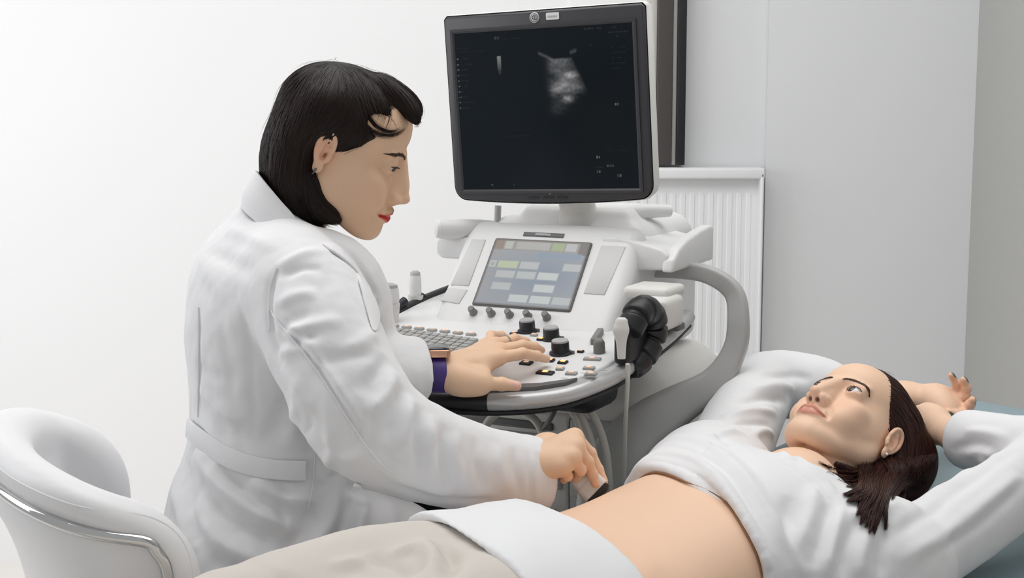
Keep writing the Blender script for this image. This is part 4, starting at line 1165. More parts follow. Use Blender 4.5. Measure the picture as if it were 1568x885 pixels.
def lashes_brows(o, s, place, parent, seed=0):
    r = np.random.default_rng(seed)
    parts = []
    for x in (-1, 1):
        E = np.array([x * 31.0, -71.5, 0.0]); ez, eh = o['eye']
        rim = []
        for q in np.linspace(-12.6, 13.2, 15):
            z = ez + eh * .98 * math.sqrt(max(1 - (q / 13.8) ** 2, 0)) + math.tan(math.radians(7)) * q * (1)
            y = -math.sqrt(max(14.3 ** 2 - (q) ** 2 - z * z, 4))
            rim.append(E + np.array([x * q, y + .2, z]))
        rim = np.array(rim)
        parts.append(tube(rim, np.linspace(.35, .75, 15), 6))
        for i in range(30):
            t = r.uniform(0, 1); p = cr(rim, 60)[int(t * 59)]
            L = r.uniform(3.0, 4.6) * o.get('lashk', 1.0) * (.6 + .5 * t)
            q = np.array([x * (t - .4) * .9, -1.0, o.get('lash', .35)]); q /= np.linalg.norm(q)
            P = [p, p + q * L * .5 + np.array([0, 0, -.2]), p + q * L + np.array([0, 0, .9])]
            parts.append(tube(cr(P, 4), [.24, .2, .14, .05], 3))
    v, f = merge(*parts)
    mesh_obj('eyelashes', place(v), f, M['brow'], parent, True, world=True)
    parts = []
    for x in (-1, 1):
        bz = o.get('browz', 0); mid = np.array([0, 0, bz]) + cr([(x * q[0], q[1], q[2]) for q in o.get('brow', [(11, -92, 14), (22, -90, 18.5), (34, -84, 20.5), (43, -76, 18.5), (50, -66, 14)])], 60)
        for i in range(o.get('brown', 190)):
            t = r.uniform(0, 1); w = 3.0 * o.get('browr', .9) * (1 - t ** 2.2) * (.55 + .45 * min(1, t * 6)) + .4
            p = mid[int(t * 59)] + np.array([0, 0, r.uniform(-1, 1) * w])
            d = mid[min(59, int(t * 59) + 3)] - mid[max(0, int(t * 59) - 3)]; d /= np.linalg.norm(d)
            d = d + np.array([0, 0, .5 * (1 - t) - .25 * t + r.normal(0, .12)]); d /= np.linalg.norm(d)
            L = r.uniform(5, 8.5)
            P = np.array([p, p + d * L * .5, p + d * L])
            for _ in range(3): P = P - s.grad(P) * (s.sample(P) - .35)[:, None]
            parts.append(tube(P, [.38, .36, .12], 3, cap=False))
    v, f = merge(*parts)
    mesh_obj('eyebrows', place(v), f, M['brow'], parent, True, world=True)

def hair_strands(s, roots, guides, lens, rad=.5, lift=(0, 2.2), seed=0, step=6.0, sig=20, wander=.10, fly=0.0, grav=None):
    """strands that run over the hair volume s along the direction field of the guides"""
    r = np.random.default_rng(seed); N = len(roots)
    GP = []; GT = []
    for g in guides:
        P = cr(g, 30); T = np.gradient(P, axis=0); T /= np.linalg.norm(T, axis=1)[:, None]
        GP.append(P); GT.append(T)
    GP = np.vstack(GP); GT = np.vstack(GT)
    L = r.uniform(lens[0], lens[1], N); ns = int(lens[1] / step) + 1
    off = r.uniform(lift[0], lift[1], N); p = roots.copy(); path = [p.copy()]
    seedw = r.normal(0, 1, (N, 3)); isfly = r.random(N) < fly
    for k in range(ns):
        d2 = ((p[:, None, :] - GP[None]) ** 2).sum(2)
        w = np.exp(-(d2 - d2.min(1)[:, None]) / (2 * sig * sig)); w /= w.sum(1)[:, None]
        d = w @ GT
        d += seedw * wander * (1 + .5 * np.sin(k * .9 + seedw[:, :1] * 5))
        g = s.grad(p)
        d -= g * (d * g).sum(1)[:, None]
        d /= np.linalg.norm(d, axis=1)[:, None] + 1e-9
        p = p + d * np.minimum(step, L / ns)[:, None]
        e = s.sample(p); e = np.clip(e, -20, 20)
        tgt = off * np.sin(np.pi * min(1, (k + 1) / ns * .9 + .1)) - .3 + isfly * (k / ns) ** 2 * 7
        p = p - s.grad(p) * (e - tgt)[:, None]
        path.append(p.copy())
    P = np.stack(path, 1)                                         # N, ns+1, 3
    n = P.shape[1]
    T = np.gradient(P, axis=1); T /= np.linalg.norm(T, axis=2)[..., None] + 1e-9
    G = s.grad(P.reshape(-1, 3)).reshape(P.shape); S = np.cross(T, G); S /= np.linalg.norm(S, axis=2)[..., None] + 1e-9
    R = rad * r.uniform(.6, 1.3, N)[:, None] * (np.clip(np.minimum(np.linspace(.35, 1.6, n), np.linspace(2.2, .12, n)), 0, 1))[None]
    V = np.stack([P + S * R[..., None] * 1.6, P + G * R[..., None] * .9, P - S * R[..., None] * 1.6], 2)  # flat ribbon-like strand with a raised middle
    idx = np.arange(N * n * 3).reshape(N, n, 3)
    q = []
    for j in range(2):
        k2 = j + 1
        q.append(np.stack([idx[:, :-1, j], idx[:, :-1, k2], idx[:, 1:, k2], idx[:, 1:, j]], -1).reshape(-1, 4))
    tone = r.uniform(.6, 1.5, N)
    return V.reshape(-1, 3), np.vstack(q), np.repeat(tone, n * 3)
# ------------------------------------------------------------------ the seated doctor: head
R_D = np.array([[-0.0243, -0.92, 0.3912], [0.9924, -0.0695, -0.102], [0.121, 0.3857, 0.9146]])
U_, _, W_ = np.linalg.svd(R_D); R_D = U_ @ W_
KD = 1.04
T_D = CAMP + (np.array([-0.2224, 1.8626, 1.2797]) - CAMP) * KD; S_H = .00095 * KD
placeD = lambda V: np.asarray(V) * S_H @ R_D.T + T_D
invD = lambda P: (np.asarray(P) - T_D) @ R_D / S_H
doctor = thing('person', 'dark-bobbed woman in white coat, seated, holding a probe to the bare belly', 'person', (-0.30, 1.86, 0.0))
optD = dict(earw=.76, brow=[(10, -91.5, 10), (20, -90.5, 14.5), (32, -85, 18.5), (43, -76, 18.5), (51, -65, 16)], eye=(-2.6, 4.0), gaze=(-.40, -.86, -.32), lip=srgb(.78, .22, .20)[:3], lash=-.35, skin=(.96, .93, .87),
            neck=[([(0, 14, -50), (0, 22, -92), (0, 30, -130)], [47, 43, 44], ((1, 0, 0), 1.08))])
sD, upD, loD, earD = head_field(optD)
VhD, QhD = sD.mesh(1)
tintD = head_tint(VhD, upD, loD, optD)
eyeballs(optD, placeD, doctor)
lashes_brows(optD, sD, placeD, doctor, 3)

# hair volume
hD = SDF((-100, -105, -135), (100, 122, 122), 2.6)
hD.ell((0, 10, 31), (78, 91, 72))
hD.half((0, -72, 64), (0, -1.0, -.92), k=8)
for x in (-1, 1):
    hD.ell((x * 60, -44, 50), (26, 22, 15), k=4, op='sub')
    hD.path([(x * 50, 34, 40), (x * 50, 54, -8), (x * 52, 46, -62), (x * 50, 26, -100)], [30, 26, 22, 15], k=16, n=12)
    hD.path([(x * 26, 60, 20), (x * 28, 62, -40), (x * 30, 50, -88)], [33, 28, 19], k=16, n=8)
    hD.path([(x * 62, 18, -55), (x * 61, -4, -84), (x * 56, -30, -92)], [13, 12, 8], k=10, n=8)
    hD.path([(x * 52, 10, -100), (x * 50, -12, -110)], [13, 9], k=10)
    # fringe sweeping over the forehead
    hD.path([(x * 14, -20, 92), (x * 22, -62, 84), (x * 34, -83, 71)], [14, 10, 5], k=10, n=8)
    hD.path([(x * 60, -10, 40), (x * 66, -22, 22)], [12, 5], k=10)
hD.cap((0, -30, 92), (0, -80, 77), 13, 6, k=10)
VvD, QvD = hD.mesh(2)
gd = []
for x in (-1, 1):
    gd += [[(x * 10, 55, 103), (x * 50, 60, 80), (x * 75, 55, 20), (x * 80, 45, -50), (x * 62, 10, -100)],
           [(x * 4, 60, 104), (x * 6, 95, 70), (x * 8, 106, 10), (x * 12, 98, -60), (x * 30, 70, -95)],
           [(x * 10, 30, 106), (x * 45, 5, 90), (x * 66, 0, 48), (x * 76, 22, 5), (x * 78, 28, -40), (x * 68, 5, -82), (x * 58, -30, -92)],
           [(x * 8, 20, 106), (x * 18, -30, 100), (x * 28, -70, 84), (x * 36, -88, 68)],
           [(x * 20, 10, 104), (x * 54, -20, 78), (x * 60, -44, 58), (x * 60, -66, 52)]]
r_ = np.random.default_rng(5)
ok = (VvD[:, 2] > -70)
rt_ = VvD[ok][r_.integers(0, ok.sum(), 7200)]
v1, q1, t1 = hair_strands(hD, rt_, gd, (50, 105), rad=.40, lift=(-.3, 1.5), seed=8, step=8.0, wander=.09, fly=.012)
ok = (VvD[:, 2] > 86) & (VvD[:, 1] > 10)
rt_ = VvD[ok][r_.integers(0, ok.sum(), 40)]
v2, q2, t2 = hair_strands(hD, rt_, gd, (30, 60), rad=.3, lift=(1.5, 4.5), seed=9, wander=.2, fly=.5)
ok = (VvD[:, 2] < -62)
rt_ = VvD[ok][r_.integers(0, ok.sum(), 900)]
v3, q3, t3 = hair_strands(hD, rt_, gd, (18, 42), rad=.36, lift=(0, 2.5), seed=10, wander=.16, fly=.35)
def free_strands(field, routes, n, jit, lift, rad, seed, m=10):
    r = np.random.default_rng(seed); out = []; tone = []
    for i in range(n):
        R_ = cr(routes[r.integers(len(routes))], m) + r.normal(0, 1, 3) * jit * np.array([.4, 1, 1]) + np.linspace(0, 1, m)[:, None] * r.normal(0, 1, 3) * jit * .7
        L_ = r.uniform(.7, 1.0); R_ = cr(R_, 40)[(np.linspace(0, L_, m) * 39).astype(int)]
        l_ = r.uniform(*lift)
        for _ in range(3): R_ = R_ - field.grad(R_) * (field.sample(R_) - l_)[:, None]
        out.append(tube(R_, rad * r.uniform(.6, 1.2) * np.clip(np.linspace(1.6, .1, m), 0, 1), 3, False)); tone.append(np.full(m * 3, r.uniform(.6, 1.4)))
    v_, f_ = merge(*out)
    return v_, np.array(f_), np.concatenate(tone)
rts = []
for x in (-1, 1):
    rts += [[(x * 64, -16, 46), (x * 62, -38, 38), (x * 56, -62, 42), (x * 46, -76, 52), (x * 38, -82, 62)], [(x * 62, -20, 56), (x * 60, -40, 46), (x * 55, -62, 48), (x * 46, -74, 58)]]
v4, q4, t4 = free_strands(sD, rts, 150, 1.5, (1.2, 3.0), .30, 61)
rts = [[(x * 40, -40, 84), (x * 52, -48, 66), (x * 58, -48, 50), (x * 58, -52, 42)] for x in (-1, 1)] + [[(x * 44, -34, 82), (x * 56, -36, 64), (x * 60, -36, 50)] for x in (-1, 1)]
v5, q5, t5 = free_strands(sD, rts, 70, 4.5, (1.2, 2.4), .18, 62)
v3 = np.vstack([v3, v4, v5]); t3 = np.concatenate([t3, t4, t5]); q3 = np.vstack([q3, q4 + len(v3) - len(v4) - len(v5), q5 + len(v3) - len(v5)])
VH = np.vstack([VvD, v1, v2, v3]); QH = np.vstack([QvD, q1 + len(VvD), q2 + len(VvD) + len(v1), q3 + len(VvD) + len(v1) + len(v2)])

HD_ = np.array(srgb(.115, .074, .060)[:3])
th = np.concatenate([np.full(len(VvD), .35), t1, t2, t3])[:, None] * HD_
mesh_obj('hair', placeD(VH), QH, M['hair_dark'], doctor, True, tint=th, world=True)
# earring in the visible ear
Lr = earD[-1]
v, f = merge(xf(lathe([(0.1, -2.2), (2.0, -1.2), (2.4, 0), (2.0, 1.2), (.1, 2.2)], 12), None, Lr(3, -27, 8.5)), tube(np.array([Lr(3, -24, 8), Lr(3, -31, 9), Lr(5, -34, 7)]), .8, 6))
mesh_obj('earring', placeD(v), f, M['plastic_dark'], doctor, True, world=True)
# ------------------------------------------------------------------ the seated doctor: coat, arms, hands
KD = 1.04
dp = lambda px, py, d: at(px, py, d)
FD = np.array([math.cos(math.radians(10)), math.sin(math.radians(10)), 0]); LD = np.array([-FD[1], FD[0], 0])
DC = 1.924
def con_hit(px_, py_, h):
    """sight-line met with the console surface raised by h (millimetres)"""
    n = np.array([0, -math.sin(S8), math.cos(S8)]); nw = MU * n[0] + MV * n[1] + np.array([0, 0, n[2]])
    o = M0 + MV * -.06 + np.array([0, 0, -.075]) + nw * h * .001
    r = ray(px_, py_); return CAMP + r * (((o - CAMP) @ nw) / (r @ nw))
CH = con_hit
def torso_loft(levels, dist=DC, ex=2.3):
    """elliptical stack over z: levels = (px, py, half width along F, half depth along L)"""
    P = np.array([dp(a, b, dist) for a, b, _, _ in levels]); o = np.argsort(P[:, 2]); P = P[o]
    rx = np.array([l[2] for l in levels])[o]; rd = np.array([l[3] for l in levels])[o]
    zz = np.linspace(P[0, 2], P[-1, 2], 120)
    sm = lambda y: np.convolve(np.pad(np.interp(zz, P[:, 2], y), 8, 'edge'), np.ones(17) / 17, 'valid')
    cx, cy, ax, ay = sm(P[:, 0]), sm(P[:, 1]), sm(rx), sm(rd)
    def fn(X, Y, Z):
        z = Z.ravel(); g = lambda a: np.interp(z, zz, a)[None, None, :].astype(np.float32)
        dx = X - g(cx); dy = Y - g(cy)
        a = np.abs(dx * FD[0] + dy * FD[1]); b = np.abs(dx * LD[0] + dy * LD[1])
        rx_, rd_ = g(ax), g(ay)
        q = ((a / rx_) ** ex + (b / rd_) ** ex) ** (1 / ex)
        d = (q - 1) * np.minimum(rx_, rd_)
        return np.maximum(d, np.maximum(zz[0] - Z, Z - zz[-1]))
    return fn
s = SDF((-.56, 1.60, .60), (.10, 2.32, 1.30), .0036)
lv = [(412, 296, .010, .014), (410, 310, .030, .040), (405, 326, .048, .057), (402, 342, .062, .070), (406, 362, .080, .100), (413, 388, .099, .132), (416, 425, .110, .152), (415, 465, .114, .157), (415, 510, .114, .156), (416, 560, .112, .146), (424, 620, .113, .138), (423, 665, .112, .134), (420, 710, .126, .150), (414, 760, .139, .170), (412, 820, .146, .182), (425, 880, .150, .186), (440, 950, .152, .19), (440, 1040, .15, .19)]
fn = torso_loft(lv)
s.put(fn, (-.56, 1.62, .60), (.05, 2.25, 1.27))
# shoulders
shN = dp(462, 452, 1.80); shF = dp(455, 425, 2.07)
s.path([dp(430, 395, 1.90), dp(442, 420, 1.845), shN], [.040, .052, .062], k=.035, n=8)
s.path([dp(430, 392, 1.95), dp(445, 410, 2.01), shF], [.038, .048, .056], k=.035, n=8)
# near sleeve
slN = [shN, dp(492, 510, 1.765), dp(528, 590, 1.735), dp(566, 652, 1.725), dp(632, 688, 1.745), dp(720, 716, 1.80), dp(790, 728, 1.842), dp(822, 732, 1.858)]
s.path(slN, [.064, .064, .0620, .059, .052, .0475, .044, .043], k=.018, n=44)
# far sleeve
slF = [shF, dp(500, 500, 2.09), dp(545, 566, 2.05), con_hit(590, 572, 46), con_hit(620, 571, 41), con_hit(641, 571, 37)]
s.path(slF, [.058, .052, .048, .042, .0365, .035], k=.02, n=26)
# coat front hanging forward
s.path([dp(498, 385, 1.90), dp(532, 420, 1.89), dp(550, 460, 1.90), dp(552, 500, 1.91), dp(552, 580, 1.92), dp(530, 680, 1.92)], [.016, .019, .020, .020, .022, .026], k=.04, n=20)
s.path([dp(520, 392, 1.97), dp(558, 435, 1.98), dp(568, 490, 1.98)], [.014, .016, .015], k=.03, n=8)
# lap
s.path([dp(430, 850, 1.88), dp(520, 868, 1.90), dp(580, 884, 1.92), dp(612, 898, 1.93)], [.100, .092, .086, .078], k=.04, n=12)
# open cuff ends, hollow inside
def cuff(s, end, prev, r, depth=.03):
    ax = end - prev; ax = ax / np.linalg.norm(ax)
    def fn(X, Y, Z): return (X - end[0]) * ax[0] + (Y - end[1]) * ax[1] + (Z - end[2]) * ax[2]
    s.put(fn, end - r * 1.3, end + r * 1.3, .004, 'and')
    s.cap(end - ax * depth, end + ax * .05, r - .0045, r - .0035, .003, 'sub')
cuff(s, slN[-1], slN[-2], .043); cuff(s, slF[-1], slF[-2], .035)
V, Q = s.mesh(2)
N0 = vnormals(V, Q)
TR = BVHTree.FromPolygons([tuple(v) for v in V], [tuple(int(i) for i in q) for q in Q])
def onto(pix, T=None):
    T = T or TR; out = []
    for a, b in cr(pix, len(pix) * 3):
        h = T.ray_cast(Vector(CAMP), Vector(ray(a, b)))
        if h[0] is not None: out.append(np.array(h[0]))
    return np.array(out)
def folds(V, Q, N, items, T):
    for pix, w, amp in items:
        P = onto(pix, T)
        if len(P) >= 3: V = fold_on(V, Q, P[::2] if len(P) > 8 else P, w, amp * FOLD, N)
    return V
FOLD = 1.5
FD_ITEMS = [
    # armhole seam and shoulder
    ([(428, 408), (414, 440), (411, 480), (420, 530), (436, 560)], .006, -.0045),
    ([(424, 412), (445, 398), (475, 388), (515, 386)], .008, .0030), ([(428, 425), (460, 412), (495, 412)], .006, -.003),
    ([(418, 470), (455, 452), (490, 452)], .009, .003), ([(420, 520), (450, 490), (480, 480)], .009, -.0035),
    # outer sleeve seam
    ([(416, 480), (440, 505), (475, 548), (510, 600), (545, 655), (590, 712)], .0045, -.0028), ([(424, 478), (450, 503), (485, 546), (520, 598), (555, 652)], .0060, .0030),
    ([(432, 560), (455, 590), (478, 640)], .010, .004),
    # crook of the elbow
    ([(592, 545), (575, 575), (545, 600)], .009, -.0045), ([(604, 568), (590, 605), (560, 635)], .009, .005), ([(615, 590), (605, 630), (588, 680)], .008, -.005),
    ([(630, 605), (622, 655), (612, 700)], .008, .005), ([(645, 620), (640, 670), (640, 720)], .008, -.0045), ([(662, 636), (658, 690), (664, 730)], .008, .0040),
    ([(680, 650), (676, 700), (684, 745)], .007, -.0040), ([(700, 660), (700, 705), (712, 750)], .008, .0032), ([(728, 668), (730, 712), (745, 752)], .007, -.0030),
    ([(760, 680), (764, 720), (778, 755)], .008, .0028), ([(785, 684), (790, 725), (800, 762)], .006, -.0024),
    ([(600, 740), (660, 762), (730, 768), (800, 768)], .008, -.0030), ([(560, 690), (620, 735), (690, 757)], .010, .0035),
    ([(815, 690), (820, 730), (822, 768)], .004, .0022), ([(806, 688), (811, 730), (813, 769)], .003, -.0016),
    # back
    ([(345, 352), (380, 360), (420, 385)], .010, .0030), ([(318, 380), (350, 400), (395, 420)], .012, -.003), ([(300, 420), (330, 470), (352, 560), (356, 640)], .010, -.0020),
    ([(303, 470), (303, 540), (305, 640)], .0045, -.0025), ([(360, 450), (380, 520), (388, 620), (386, 700)], .0045, -.0018), ([(470, 620), (474, 690), (472, 740)], .0045, -.002),
    ([(300, 590), (330, 625), (370, 650)], .010, .0035), ([(440, 590), (430, 640), (400, 680)], .011, -.004), ([(455, 575), (452, 630), (440, 690)], .010, .0035), ([(298, 560), (322, 575), (350, 580)], .010, -.0025),
    # skirt
    ([(300, 690), (340, 745), (400, 790), (470, 812)], .012, .0075), ([(310, 735), (350, 785), (410, 822), (470, 838)], .011, -.0065), ([(335, 712), (385, 760), (450, 785), (510, 790)], .011, -.0060),
    ([(380, 738), (430, 765), (490, 770)], .010, .0060), ([(296, 770), (335, 825), (395, 860), (450, 868)], .013, .0075), ([(285, 700), (290, 760), (310, 830)], .012, -.004),
    ([(490, 735), (478, 790), (450, 830), (410, 862)], .011, -.0050), ([(515, 730), (508, 790), (480, 845), (450, 880)], .011, .0060), ([(540, 720), (538, 780), (515, 840)], .010, -.0050), ([(556, 740), (550, 800), (532, 850)], .010, .0050),
    ([(330, 850), (390, 880), (450, 885)], .012, -.006), ([(265, 740), (280, 800), (300, 850)], .012, .004),
    ([(440, 740), (430, 780), (440, 815)], .008, -.004), ([(520, 700), (545, 700), (556, 690)], .008, .003),
    # cloth drawn in by the belt
    ([(292, 642), (318, 662), (350, 684), (385, 698), (425, 706), (472, 708)], .013, .0026), ([(292, 668), (315, 688), (346, 712), (382, 728), (422, 738), (472, 738)], .012, .0032), ([(291, 653), (312, 672), (345, 697), (380, 712), (420, 720), (472, 722)], .010, -.0040),
    ([(416, 512), (455, 504), (500, 495), (540, 490)], .009, .0036), ([(416, 526), (455, 522), (490, 512)], .009, -.0036), ([(424, 545), (460, 528), (500, 530)], .009, .0034), ([(520, 545), (560, 520), (580, 510)], .010, .003),
    ([(480, 560), (530, 545), (575, 540)], .009, -.0030),
    # front edge and lapel
    ([(520, 372), (552, 410), (574, 460), (580, 500)], .006, -.0045), ([(575, 560), (560, 620), (548, 690)], .008, -.003), ([(500, 650), (505, 700), (508, 740)], .008, .003),
    ([(590, 760), (600, 800), (590, 840)], .012, .003), ([(620, 775), (630, 810), (615, 850)], .010, -.003),
]
V = folds(V, Q, N0, FD_ITEMS, TR)
V = V + N0 * (.0016 * noise3(V * 26, 21, 3) + .0009 * noise3(V * np.array([70, 70, 40]), 5, 2))[:, None]
V = relax(V, Q, .35)
coat = mesh_obj('coat', V, Q, M['coat'], doctor, True, world=True)
TRC = BVHTree.FromPolygons([tuple(v) for v in V], [tuple(int(i) for i in q) for q in Q])
# half belt across the back, with a button at its end
def band(name, pix, half, m, parent, lift=.0025, T=None, n=50, taper=False):
    P = []; Nn = []
    for a, b in cr(pix, n):
        h = (T or TRC).ray_cast(Vector(CAMP), Vector(ray(a, b)))
        if h[0] is not None: P.append(np.array(h[0])); Nn.append(np.array(h[1]))
    P = np.array(P); Nn = np.array(Nn)
    k = np.ones(9) / 9
    P = np.stack([np.convolve(np.pad(P[:, i], 4, 'edge'), k, 'valid') for i in range(3)], 1); Nn = np.stack([np.convolve(np.pad(Nn[:, i], 4, 'edge'), k, 'valid') for i in range(3)], 1)
    Nn /= np.linalg.norm(Nn, axis=1)[:, None]
    P = P + Nn * lift
    return part_obj_world(name, sweep(P, rrect(.0036, half * 2, .0015, 2), np.cross(Nn, np.gradient(P, axis=0)), True, np.clip(np.minimum(np.linspace(.25, 6, len(P)), np.linspace(3.5, .12, len(P))), 0, 1) if taper else None), m, parent)
def part_obj_world(name, part, m, parent, angle=62):
    v, f = part; mi = np.array(chain(parent).inverted()); v = np.asarray(v) @ mi[:3, :3].T + mi[:3, 3]
    return part_obj(name, (v, f), m, parent, True, angle)
belt = band('belt', [(291, 653), (312, 672), (345, 697), (380, 712), (420, 720), (472, 722)], .0125, M['coat'], doctor, .0055, T=TR)
def stud(name, px_, py_, r, m, parent):
    h = TRC.ray_cast(Vector(CAMP), Vector(ray(px_, py_))); p = np.array(h[0]); n = np.array(h[1])
    a = np.cross(n, [0, 0, 1.0]); a /= np.linalg.norm(a); b = np.cross(n, a)
    return part_obj_world(name, xf(lathe([(0, -.001), (r, -.001), (r, .0015), (r * .8, .0026), (0, .0022)], 16), np.stack([a, b, n], 1), p + n * .003), m, parent)
def seam(pix, r, parent, m):
    P = onto([q for q in cr(pix, 24)], TRC)
    k = np.hanning(7); k /= k.sum()
    P = np.stack([np.convolve(np.pad(P[:, i], 3, 'edge'), k, 'valid') for i in range(3)], 1)
    P = P - ray(450, 560) * .0006
    part_obj_world('seam', tube(cr(P, 60), r * 1.25, 5), m, parent)
seam([(413, 474), (426, 494), (440, 510), (475, 553), (510, 605), (545, 660), (580, 706), (605, 728)], .0011, doctor, M['coat'])
seam([(304, 470), (304, 520), (304, 580), (303, 640)], .0010, doctor, M['coat'])
seam([(482, 692), (480, 735), (472, 780)], .0010, doctor, M['coat'])
seam([(424, 410), (413, 440), (411, 475), (413, 505)], .0011, doctor, M['coat'])
stud('button', 350, 706, .006, M['coat'], doctor); stud('button', 549, 741, .005, M['coat'], doctor)
# stand collar and lapels
cc = dp(446, 352, 1.915); th_ = np.linspace(0, 2 * np.pi, 64)
rows = []
for k, (dr, dz) in enumerate([(.004, -.014), (.002, .002), (-.006, .018), (-.014, .032), (-.016, .0345), (-.019, .0335), (-.013, .018), (-.004, -.014)]):
    r1 = .062 + dr; r2 = .068 + dr
    fr = np.cos(th_ - math.radians(10))                              # 1 at the front
    hgt = np.where(dz > .01, dz * (1 - .25 * np.clip(fr, 0, 1)), dz)
    P = cc + np.stack([np.cos(th_) * r1, np.sin(th_) * r2, -.052 * fr + hgt - .006], 1)
    rows.append(P)
m_ = 64; V_ = np.vstack(rows); F_ = []
for i in range(len(rows) - 1):
    for j in range(m_ - 1):
        if 9 < j < 54: F_.append((i * m_ + j, i * m_ + j + 1, (i + 1) * m_ + j + 1, (i + 1) * m_ + j))
part_obj_world('collar', (V_, F_), M['coat'], doctor, 60)
def flap(name, outline_px, d, thick, m, parent):
    """a folded cloth flap lying on the coat: outline laid on the coat surface, given thickness"""
    P = []
    for (a, b) in outline_px:
        h = TRC.ray_cast(Vector(CAMP), Vector(ray(a, b)))
        P.append(np.array(h[0]) - np.array(ray(a, b)) * d if h[0] is not None and abs(np.linalg.norm(np.array(h[0]) - CAMP) - 1.9) < .2 else at(a, b, 1.86))
    P = np.array(P); n = len(P); c = P.mean(0)
    out = np.vstack([P, c[None], P - ray(500, 400) * -thick, (c + ray(500, 400) * thick)[None]])
    F_ = [(i, (i + 1) % n, n) for i in range(n)] + [(n + 1 + (i + 1) % n, n + 1 + i, 2 * n + 1) for i in range(n)] + [(i, n + 1 + i, n + 1 + (i + 1) % n, (i + 1) % n) for i in range(n)]
    return part_obj_world(name, (out, F_), m, parent, 30)
band('lapel', [(492, 372), (516, 384), (540, 408), (560, 442), (570, 480), (572, 510)], .017, M['coat'], doctor, .0012, taper=True)
# dark trousers on the far thigh
s = SDF((-.45, 1.78, .0), (.12, 2.40, .90), .008)
s.path([dp(430, 860, 2.06), dp(540, 812, 2.08), dp(620, 822, 2.09), dp(665, 842, 2.10)], [.10, .080, .072, .064], k=.03, n=10)
kn = dp(660, 845, 2.10)
s.path([kn, [kn[0] + .01, kn[1], .40], [kn[0] - .02, kn[1], .10]], [.066, .060, .045], k=.03, n=8)
s.path([[kn[0] - .02, kn[1], .06], [kn[0] + .12, kn[1] + .02, .045]], [.045, .036], k=.02)
kn = dp(560, 850, 1.98)
s.path([dp(430, 870, 1.93), kn, [kn[0] - .04, kn[1] + .03, .38], [kn[0] - .06, kn[1] + .03, .10]], [.09, .068, .058, .045], k=.03, n=10)
s.path([[kn[0] - .06, kn[1] + .03, .06], [kn[0] + .06, kn[1] + .05, .045]], [.045, .036], k=.02)
v, f = s.mesh(1); mesh_obj('trousers', v, f, M['dark_cloth'], doctor, True, world=True)

# ---- hands
fF = [[CH(763, 548, 40), CH(800, 541, 38), CH(822, 545, 25), CH(837, 550, 11)],
      [CH(765, 537, 42), CH(800, 529, 39), CH(818, 531, 26), CH(829, 536, 12)],
      [CH(759, 528, 39), CH(788, 519, 36), CH(804, 523, 24), CH(814, 529, 11)],
      [CH(748, 526, 33), CH(752, 513, 35), CH(768, 513, 24), CH(781, 519, 11)]]
tF = [CH(706, 583, 26), CH(738, 587, 20), CH(768, 588, 13), CH(791, 591, 9)]
VF, QF, TF, nF = make_hand(CH(684, 571, 34), CH(610, 572, 40), fF, tF, nail_tint=srgb(.90, .72, .66)[:3], k=.97, fk=.92, skin=optD['skin'])
fN = [[dp(880, 669, 1.842), dp(904, 694, 1.848), dp(916, 719, 1.848), dp(925, 737, 1.842)],
      [dp(882, 684, 1.826), dp(900, 707, 1.830), dp(907, 726, 1.834), dp(912, 741, 1.834)],
      [dp(876, 701, 1.812), dp(889, 720, 1.822), dp(882, 730, 1.838), dp(873, 728, 1.850)],
      [dp(862, 715, 1.806), dp(869, 729, 1.816), dp(863, 733, 1.830), dp(856, 730, 1.840)]]
tN = [dp(838, 686, 1.865), dp(862, 698, 1.882), dp(884, 716, 1.880), dp(899, 738, 1.864)]
VN, QN, TN, nN = make_hand(dp(812, 715, 1.828), dp(745, 722, 1.80), fN, tN, nail_tint=srgb(.88, .66, .60)[:3], k=1.0, fk=.86, skin=optD['skin'])
# hidden torso and arms under the coat join head and hands
s = SDF((-.56, 1.60, .62), (.14, 2.32, 1.30), .009)
s.put(torso_loft([(a, b, c - .018, d - .02) for a, b, c, d in lv[5:14]]), (-.56, 1.62, .62), (.05, 2.25, 1.25))
s.path([p for p in slN[:-1]] , [.045, .042, .040, .038, .034, .029, .026], k=.02, n=26)
s.path([p for p in slF[:-1]], [.045, .04, .036, .030, .024], k=.02, n=20)
s.path([placeD(np.array([[0, 48, -128]]))[0], dp(420, 410, DC)], [.04, .06], k=.03)
VB, QB = s.mesh(1)
def bridge(parts):
    """weld islands into one skin with hidden link faces between their nearest vertices"""
    Vs = [parts[0][0]]; Qs = [parts[0][1]]; Ts = [parts[0][2]]; n = len(parts[0][0])
    for V_, Q_, T_ in parts[1:]:
        A = parts[0][0]; c = V_.mean(0)
        ia = np.argsort(((A - c) ** 2).sum(1))[:1][0]
        ib = np.argsort(((V_ - A[ia]) ** 2).sum(1))[:1][0]
        qa = parts[0][1][np.nonzero((parts[0][1] == ia).any(1))[0][0]]; qb = Q_[np.nonzero((Q_ == ib).any(1))[0][0]] + n
        Qs.append(Q_ + n); Qs.append(np.array([[qa[0], qa[1], qb[1], qb[0]]], np.int64))
        Vs.append(V_); Ts.append(T_); n += len(V_)
    return np.vstack(Vs), np.vstack(Qs), np.vstack(Ts)
TB = np.tile(SKIN * np.array(optD['skin']), (len(VB), 1))
V_, Q_, T_ = bridge([(VB, QB, TB), (placeD(VhD), QhD, tintD), (VF, QF, TF), (VN, QN, TN)])
mesh_obj('body', V_, Q_, M['skin'], doctor, True, tint=T_, world=True)
